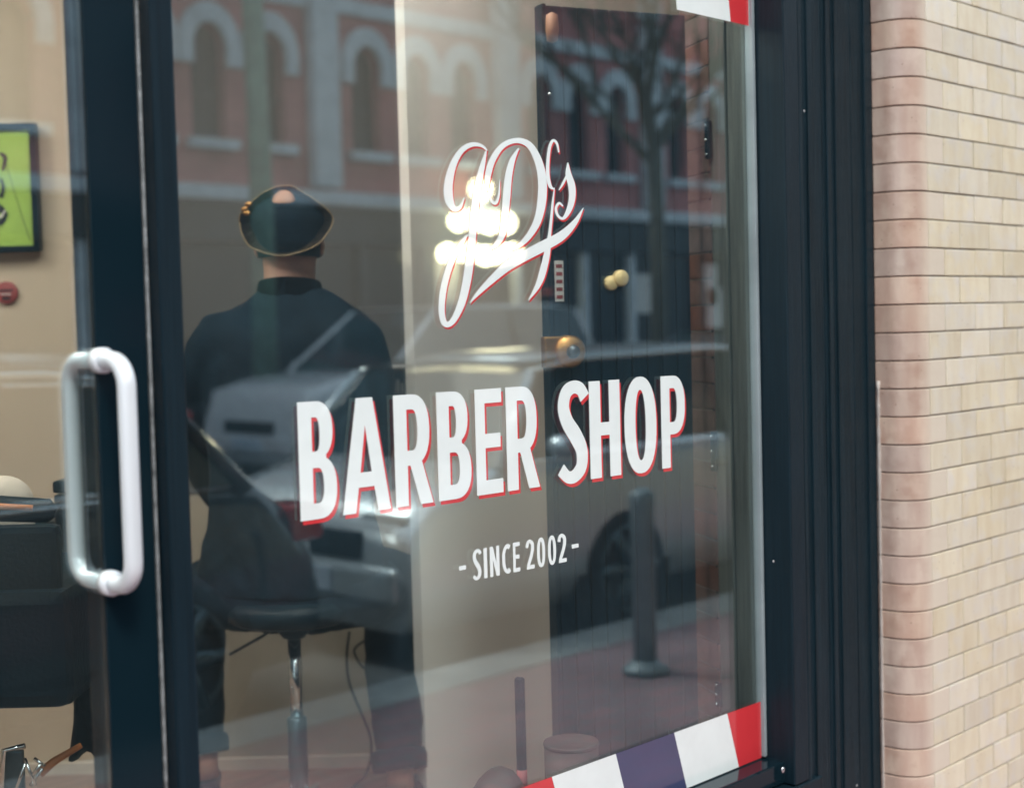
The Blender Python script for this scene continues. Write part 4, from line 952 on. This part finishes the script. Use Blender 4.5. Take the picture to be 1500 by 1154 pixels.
def car(name, x0, length, ynear, paint, label, kind='sedan', front=1, wheel=.33, h=1.45, belt=.92, width=1.78, group='cars parked along the near kerb', wind=None, rearw=.78, frontw=.85):
    """x0: end nearer the camera; the car runs to +x. front=1: nose toward +x"""
    root = empty(name, (x0+length/2, ynear-width/2, ROAD), 0 if front == 1 else PI, label, 'car', group)
    Lh = length/2; W2 = width/2
    if kind == 'sedan': top = [(-Lh, .62), (-Lh+.05, .80), (-Lh+.35, belt+.02), (-Lh+.9, belt+.03), (Lh-1.35, belt+.02), (Lh-.75, belt-.05), (Lh-.2, belt-.16), (Lh-.03, .62), (Lh, .50)]
    else: top = [(-Lh, .60), (-Lh+.03, .95), (-Lh+.10, belt+.06), (-Lh+.5, belt+.05), (Lh-1.3, belt+.05), (Lh-.6, belt), (Lh-.15, belt-.12), (Lh-.02, .66), (Lh, .50)]
    b = bmesh.new(); rows = []
    for x, zt in top:
        tap = 1-.10*max(0, (abs(x)-(Lh-.5))/.5)**2
        w = W2*tap
        rows.append([b.verts.new((x, s*w_, z_)) for s, w_, z_ in ((-1, w*.90, .20), (-1, w*.985, .34), (-1, w, zt*.55+.1), (-1, w*.985, zt*.86), (-1, w*.93, zt-.01), (-1, w*.62, zt+.012), (1, w*.62, zt+.012), (1, w*.93, zt-.01), (1, w*.985, zt*.86), (1, w, zt*.55+.1), (1, w*.985, .34), (1, w*.90, .20))])
    for r1, r2 in zip(rows, rows[1:]):
        for k in range(12): b.faces.new((r1[k], r1[(k+1) % 12], r2[(k+1) % 12], r2[k]))
    b.faces.new(rows[0]); b.faces.new(rows[-1][::-1])
    bmesh.ops.subdivide_edges(b, edges=b.edges[:], cuts=1, use_grid_fill=True, smooth=.4)
    obj('body', b, paint, root, True)
    # greenhouse
    if kind == 'sedan': gh = [(-Lh+.45, belt), (-Lh+1.15, h-.03), (-.1, h), (Lh-2.05, h-.04), (Lh-1.15, belt)]
    else: gh = [(-Lh+.08, belt+.03), (-Lh+.30, h-.06), (-Lh+.8, h), (Lh-2.1, h-.03), (Lh-1.2, belt)]
    if wind: gh = wind
    b = bmesh.new(); rows = []
    for x, zt in gh:
        f = (zt-belt)/(h-belt); wt = W2*(.93-.20*f)
        rows.append([b.verts.new(v) for v in ((x, -W2*.925, belt-.02) if f < .1 else (x, -W2*.925, belt-.02), (x, -wt, zt), (x, wt, zt), (x, W2*.925, belt-.02))])
    for r1, r2 in zip(rows, rows[1:]):
        for k in range(3): b.faces.new((r1[k], r1[k+1], r2[k+1], r2[k]))
    obj('cabin_glass', b, 'car_glass', root)
    b = bmesh.new(); rows = []
    for x, zt in gh[1:-1]:
        wt = W2*.74
        rows.append([b.verts.new((x, wt*s, zt+dz)) for s, dz in ((-1.02, .004), (-.85, .026), (-.4, .038), (.4, .038), (.85, .026), (1.02, .004))])
    for r1, r2 in zip(rows, rows[1:]):
        for k in range(5): b.faces.new((r1[k], r1[k+1], r2[k+1], r2[k]))
    bmesh.ops.solidify(b, geom=b.faces[:], thickness=.02); obj('roof', b, paint, root, True)
    for s in (-1, 1):
        for i_ in (0, len(gh)-2):
            (xa, za), (xb, zb_) = gh[i_], gh[i_+1]
            fa = (za-belt)/(h-belt); fb = (zb_-belt)/(h-belt)
            b = bmesh.new(); tube(b, [(xa, s*W2*(.93-.20*fa), za-.01), (xb, s*W2*(.93-.20*fb), zb_)], .034, 8); obj('pillar', b, paint, root, True)
        xa, xb = gh[1][0], gh[-2][0]
        b = bmesh.new(); tube(b, [(x, s*W2*.745, z-.006) for x, z in gh[1:-1]], .016, 8); obj('window_trim', b, 'chrome', root, True)
        b = bmesh.new(); tube(b, [(gh[0][0]+.1, s*W2*.935, belt+.012), (gh[-1][0]-.05, s*W2*.935, belt+.008)], .012, 8); obj('window_trim', b, 'chrome', root, True)
        if kind == 'sedan':
            W_ = lambda z_: s*W2*((.93-.20*(z_-belt)/(h-belt))+.012)
            b = bmesh.new(); tube(b, catmull([(x_, W_(z_), z_) for x_, z_ in ((gh[-1][0]-.3, belt+.03), (gh[0][0]+.75, belt+.035), (gh[0][0]+.50, belt+.06), (gh[0][0]+.44, belt+.14), (gh[0][0]+.56, belt+.27), (gh[1][0]+.10, h-.09), (gh[1][0]+.6, h-.055))], 5), .011, 8); obj('window_trim', b, 'chrome', root, True)
        xm = (xa+xb)/2
        b = bmesh.new(); tube(b, [(xm, s*W2*.93, belt), (xm, s*W2*.745, h-.03)], .025, 8); obj('pillar', b, 'leather_black', root, True)
        b = bmesh.new(); ellip(b, (gh[-1][0]-.28, s*(W2+.08), belt+.09), (.07, .10, .06), 12, 8); obj('side_mirror', b, paint, root, True)
        for xh in (xm+.18, xm-.72): 
            b = bx(xh-.09, xh+.09, s*W2*.985-.012, s*W2*.985+.012, belt-.13, belt-.10, .006); obj('door_handle', b, 'chrome', root)
        b = bx(Lh-.30, Lh-.05, s*W2*.62-.17, s*W2*.62+.17, .60, .74, .03); obj('headlight', b, 'lamp_clear', root)
        b = bx(-Lh-.008, -Lh+.16, s*W2*.80-.13, s*W2*.80+.13, .72, .88, .03); obj('tail_light', b, 'tail_red', root)
        for xw in (-Lh+rearw, Lh-frontw):
            b = bmesh.new(); tube(b, [(xw, s*(W2-.17), wheel), (xw, s*(W2-.015), wheel)], wheel+.05, 28); obj('wheel_arch', b, 'rubber', root, True)
            b = bmesh.new(); tube(b, [(xw, s*(W2-.19), wheel), (xw, s*(W2-.03), wheel), (xw, s*(W2+.005), wheel), (xw, s*(W2+.012), wheel)], [wheel, wheel, wheel-.03, wheel-.10], 28); wh = obj('wheel', b, 'rubber', root, True)
            b = bmesh.new()
            for k in range(6):
                a = 2*PI*k/6; ca, sa = math.cos(a), math.sin(a)
                tube(b, [(xw, s*(W2+.016), wheel), (xw+ca*(wheel-.11), s*(W2+.012), wheel+sa*(wheel-.11))], [.045, .03], 6)
            tube(b, [(xw+(wheel-.11)*math.cos(2*PI*k/24), s*(W2+.008), wheel+(wheel-.11)*math.sin(2*PI*k/24)) for k in range(25)], .014, 6)
            obj('rim', b, 'steel_blue', wh, True)
    b = bx(-Lh-.035, -Lh+.05, -W2*.8, W2*.8, .33, .50, .03); obj('bumper', b, paint, root)
    b = bx(-Lh-.045, -Lh+.02, -.26, .26, .58, .70, .006); obj('number_plate', b, 'plate', root)
    b = bx(Lh-.02, Lh+.045, -.26, .26, .36, .48, .006); obj('number_plate', b, 'plate', root)
    b = bx(Lh-.04, Lh+.035, -W2*.8, W2*.8, .33, .50, .03); obj('bumper', b, paint, root)
    b = bx(Lh-.10, Lh+.012, -.45, .45, .52, .66, .02); obj('grille', b, 'leather_black', root)
    return root
car('parked_sedan', -.50, 4.35, -3.02, 'car_black', 'black sedan parked at the near kerb, nearest the glass door', 'sedan', -1, h=1.50, belt=.98, wind=[(-1.80, .98), (-1.42, 1.43), (-1.0, 1.485), (-.3, 1.5), (.5, 1.45), (1.3, .98)])
car('parked_hatchback', 4.35, 4.5, -2.98, 'car_silver', 'silver hatchback parked at the near kerb behind the bollard', 'suv', -1, h=1.46, belt=.93, frontw=1.45, wind=[(-2.0, .93), (-1.7, 1.38), (-.3, 1.46), (.9, 1.44), (1.30, 1.38), (1.66, .93)])
car('parked_sedan', 9.9, 4.4, -2.80, 'car_silver', 'silver sedan parked furthest along the near kerb', 'sedan', 1)
car('parked_wagon', 3.2, 4.5, -9.9, 'car_silver', 'silver car parked across the street, opposite the door', 'sedan', -1, group='cars parked along the far kerb')
car('parked_van', 9.0, 4.8, -9.9, 'car_white', 'white tall car parked across the street, middle of the row', 'suv', -1, h=1.85, belt=1.1, width=1.95, group='cars parked along the far kerb')
car('parked_sedan', 15.2, 4.5, -9.9, 'car_black', 'dark car parked across the street, furthest along the row', 'sedan', -1, group='cars parked along the far kerb')

# --- building across the street: red brick, paired arched windows in grey stone
FY = -15.0
def arch(cx, w, z0, zs, n=12):                                # contour of an arched opening
    return [(cx-w/2, z0), (cx+w/2, z0), (cx+w/2, zs)]+[(cx+w/2*math.cos(a), zs+w/2*1.15*math.sin(a)) for a in [PI*i/n for i in range(1, n)]]+[(cx-w/2, zs)]
def slab(polys, y0, y1):                                      # extrude a plan of (x,z) contours in y
    bm = bmesh.new(); tr = tessellate_polygon([[Vector((x, z, 0)) for x, z in c] for c in polys])
    A = [bm.verts.new((x, y1, z)) for c in polys for x, z in c]; B_ = [bm.verts.new((x, y0, z)) for c in polys for x, z in c]
    for t_ in tr:
        try: bm.faces.new([A[i] for i in t_]); bm.faces.new([B_[i] for i in t_][::-1])
        except ValueError: pass
    o_ = 0
    for c in polys:
        n_ = len(c)
        for i in range(n_): bm.faces.new((A[o_+i], A[o_+(i+1) % n_], B_[o_+(i+1) % n_], B_[o_+i]))
        o_ += n_
    return bm
def far_building(xa, xb, wallm, stonem, label, per_bay=3, seed=1):
    root = empty('brick_building', ((xa+xb)/2, FY, 0), 0, label, 'building', 'buildings across the street')
    off = -root.location
    def pc_(name, bm, m, par=None, smooth=False):
        bmesh.ops.translate(bm, verts=bm.verts, vec=off); return obj(name, bm, m, par or root, smooth)
    PERD = 3.85; pil0 = 13.38-PERD*6
    pil = [pil0+PERD*i for i in range(20) if xa <= pil0+PERD*i <= xb]
    wins = [p_+PERD*(f) for p_ in [pil[0]-PERD]+pil for f in (.235, .50, .765) if xa+.5 < p_+PERD*f < xb-.5]
    for fl, (zs0, zsp) in enumerate(((4.15, 5.42), (7.9, 9.1))):
        holes = [arch(w_, .56, zs0, zsp) for w_ in wins]
        z_lo = 3.52 if fl == 0 else 6.95; z_hi = 6.9 if fl == 0 else 10.6
        pc_('wall', slab([[(xa, z_lo), (xb, z_lo), (xb, z_hi), (xa, z_hi)]]+holes, FY-.35, FY), wallm)
        for w_ in wins:
            ring = [(w_-.50, zsp-.26), (w_-.281, zsp-.26), (w_-.281, zsp)]+[(w_-.281*math.cos(a), zsp+.281*1.15*math.sin(a)) for a in [PI*i/12 for i in range(1, 12)]]+[(w_+.281, zsp), (w_+.281, zsp-.26), (w_+.50, zsp-.26), (w_+.50, zsp)]+[(w_+.50*math.cos(a), zsp+.60*math.sin(a)) for a in [PI*i/12 for i in range(1, 12)]]+[(w_-.50, zsp)]
            o1 = pc_('window_arch', slab([ring], FY+.002, FY+.10), stonem)
            f = pc_('window', slab([arch(w_, .556, zs0+.002, zsp-.002)], FY-.24, FY-.20), 'window_dark')
            bm = bmesh.new(); box(bm, w_-.02, w_+.02, FY-.198, FY-.17, zs0+.03, zsp+.2); box(bm, w_-.27, w_+.27, FY-.166, FY-.15, (zs0+zsp)/2-.02, (zs0+zsp)/2+.02)
            pc_('glazing_bars', bm, 'shop_dark', f)
            pc_('window_sill', bx(w_-.40, w_+.40, FY+.004, FY+.16, zs0-.14, zs0-.003, .01), stonem)
        pc_('string_course', bx(xa, xb, FY+.003, FY+.07, zsp+.76, zsp+.98), stonem)
        for k, p_ in enumerate(pil):
            pc_('pilaster', bx(p_-.24, p_+.24, FY+.005, FY+.22, z_lo+.05, z_hi, .02), stonem)
    pc_('cornice', bx(xa, xb, FY-.3, FY+.30, 3.30, 3.50, .02), stonem); pc_('upper_cornice', bx(xa, xb, FY-.4, FY+.45, 10.62, 11.1, .03), stonem)
    pc_('fascia', bx(xa, xb, FY-.3, FY+.12, 2.75, 3.29), 'shop_dark')
    rn = random.Random(seed)
    pc_('shop_back', bx(xa, xb, FY-1.9, FY-1.7, 0, 2.74), 'shop_dark')
    x = xa
    while x < xb-1.2:
        w_ = rn.choice((1.3, 1.7, 2.1)); w_ = min(w_, xb-x)
        pc_('shop_pier', bx(x, x+.16, FY-.25, FY+.03, 0, 2.74, .01), rn.choice(('shop_dark', 'stone_grey', 'shop_dark')))
        f = pc_('shop_glass', bx(x+.16, x+w_, FY-.15, FY-.12, .5, 2.72), 'window_dark')
        pc_('shop_panel', bx(x+.16, x+w_, FY-.20, FY-.02, 0, .498), 'shop_dark')
        for _q in range(rn.choice((0, 1, 2))):
            q = x+.3+rn.random()*.4; zz = 1.0+rn.random()*.8; pc_('poster', bx(q, q+.35+rn.random()*.3, FY-.118, FY-.112, zz, zz+.5+rn.random()*.4), rn.choice(('pale_sign', 'red_sign', 'blue_sign', 'pale_sign')), f)
        x += w_
    pc_('body', bx(xa, xb, FY-9, FY-2, 0, 11), wallm)
far_building(-14, 7.2, 'red_brick', 'stone_grey', 'red brick building with grey stone arches across the street, opposite the camera left', seed=2)
far_building(7.25, 24.4, 'red_brick', 'stone_grey', 'red brick building with grey arched windows across the street, reflected behind the lettering', seed=5)
far_building(24.45, 60, 'red_brick', 'stone_grey', 'red brick building with grey stone arches furthest along the street', seed=9)

# lit lamps on the opposite shopfront: globe over two rows of tubes
gp = onY(705, 325, -FY-.35); gp.y = -gp.y
lz = [onY(705, y_, -FY-.35).z for y_ in (278, 325, 372)]
lmp = empty('shop_lamp', (gp.x, gp.y, 0), 0, 'lit globe above two rows of bulbs on the opposite shopfront, glowing over the script logo', 'lamp')
b = bmesh.new(); ellip(b, (0, 0, lz[0]), (.19, .19, .19)); obj('globe', b, lampmat('lamp_glow', (1, .80, .48), 13.0), lmp, True)
for z_, xs_ in ((lz[1], (-.50, -.14, .20, .54)), (lz[2], (-.76, -.34, .08, .42, .72))):
    for k, x_ in enumerate(xs_):
        b = bmesh.new(); ellip(b, (x_, 0, z_+.03*math.sin(k*2.1)), (.19+.03*(k % 2), .15, .155+.02*(k % 2))); obj('bulb', b, 'lamp_glow', lmp, True)
    b = bmesh.new(); tube(b, [(xs_[0]-.1, -.14, z_), (xs_[-1]+.1, -.14, z_)], .02, 8); obj('lamp_rail', b, 'dark_metal', lmp, True)
b = bmesh.new(); tube(b, [(0, -.2, lz[2]-.2), (0, -.2, lz[0]+.3)], .03, 8); obj('bracket', b, 'dark_metal', lmp, True)

# --- trees and pole across the street
def tree(x, y, h0, r0, label, seed, H=8.5, mt='bark'):
    rn = random.Random(seed); root = empty('bare_tree', (x, y, 0), 0, label, 'tree', 'bare street trees across the street')
    b = bmesh.new(); tube(b, [(0, 0, 0), (.03, .02, h0*.5), (0, 0, h0)], [r0*1.15, r0, r0*.85], 10); obj('trunk', b, mt, root, True)
    b = bmesh.new()
    def grow(p, d, r, ln, lv):
        q = p+d*ln; m_ = p.lerp(q, .5)+Vector((rn.uniform(-.06, .06), rn.uniform(-.06, .06), 0))*ln
        tube(b, [p, m_, q], [r, r*.85, r*.65], 6, cap=False)
        if lv == 0: return
        for _ in range(3 if lv > 2 else 2):
            nd = (d+Vector((rn.uniform(-.8, .8), rn.uniform(-.8, .8), rn.uniform(-.15, .6)))).normalized(); grow(q, nd, r*.62, ln*rn.uniform(.6, .85), lv-1)
        if lv > 1:
            nd = (d+Vector((rn.uniform(-.9, .9), rn.uniform(-.9, .9), rn.uniform(.0, .4)))).normalized(); grow(m_, nd, r*.5, ln*.6, lv-2)
    for k in range(5):
        a = 2*PI*k/5+rn.random(); grow(Vector((0, 0, h0-.12*k)), Vector((math.cos(a)*.75, math.sin(a)*.75, .8)).normalized(), r0*.6, 1.35, 4)
    grow(Vector((0, 0, h0-.05)), Vector((.05, 0, 1)), r0*.8, 1.5, 4)
    obj('branches', b, mt, root, False)
tp1 = onY(388, 577, 12.4); tp2 = onY(966, 577, 12.4)
tree(tp1.x, -12.4, 6.2, .15, 'bare tree with green trunk across the street, reflected behind the seated person', 4, mt='pole_green')
tree(tp2.x, -12.4, 4.3, .13, 'bare forked tree across the street, reflected at the upper right of the glass', 11)
tree(tp2.x+9, -12.4, 4.3, .13, 'bare tree furthest down the far sidewalk', 15)
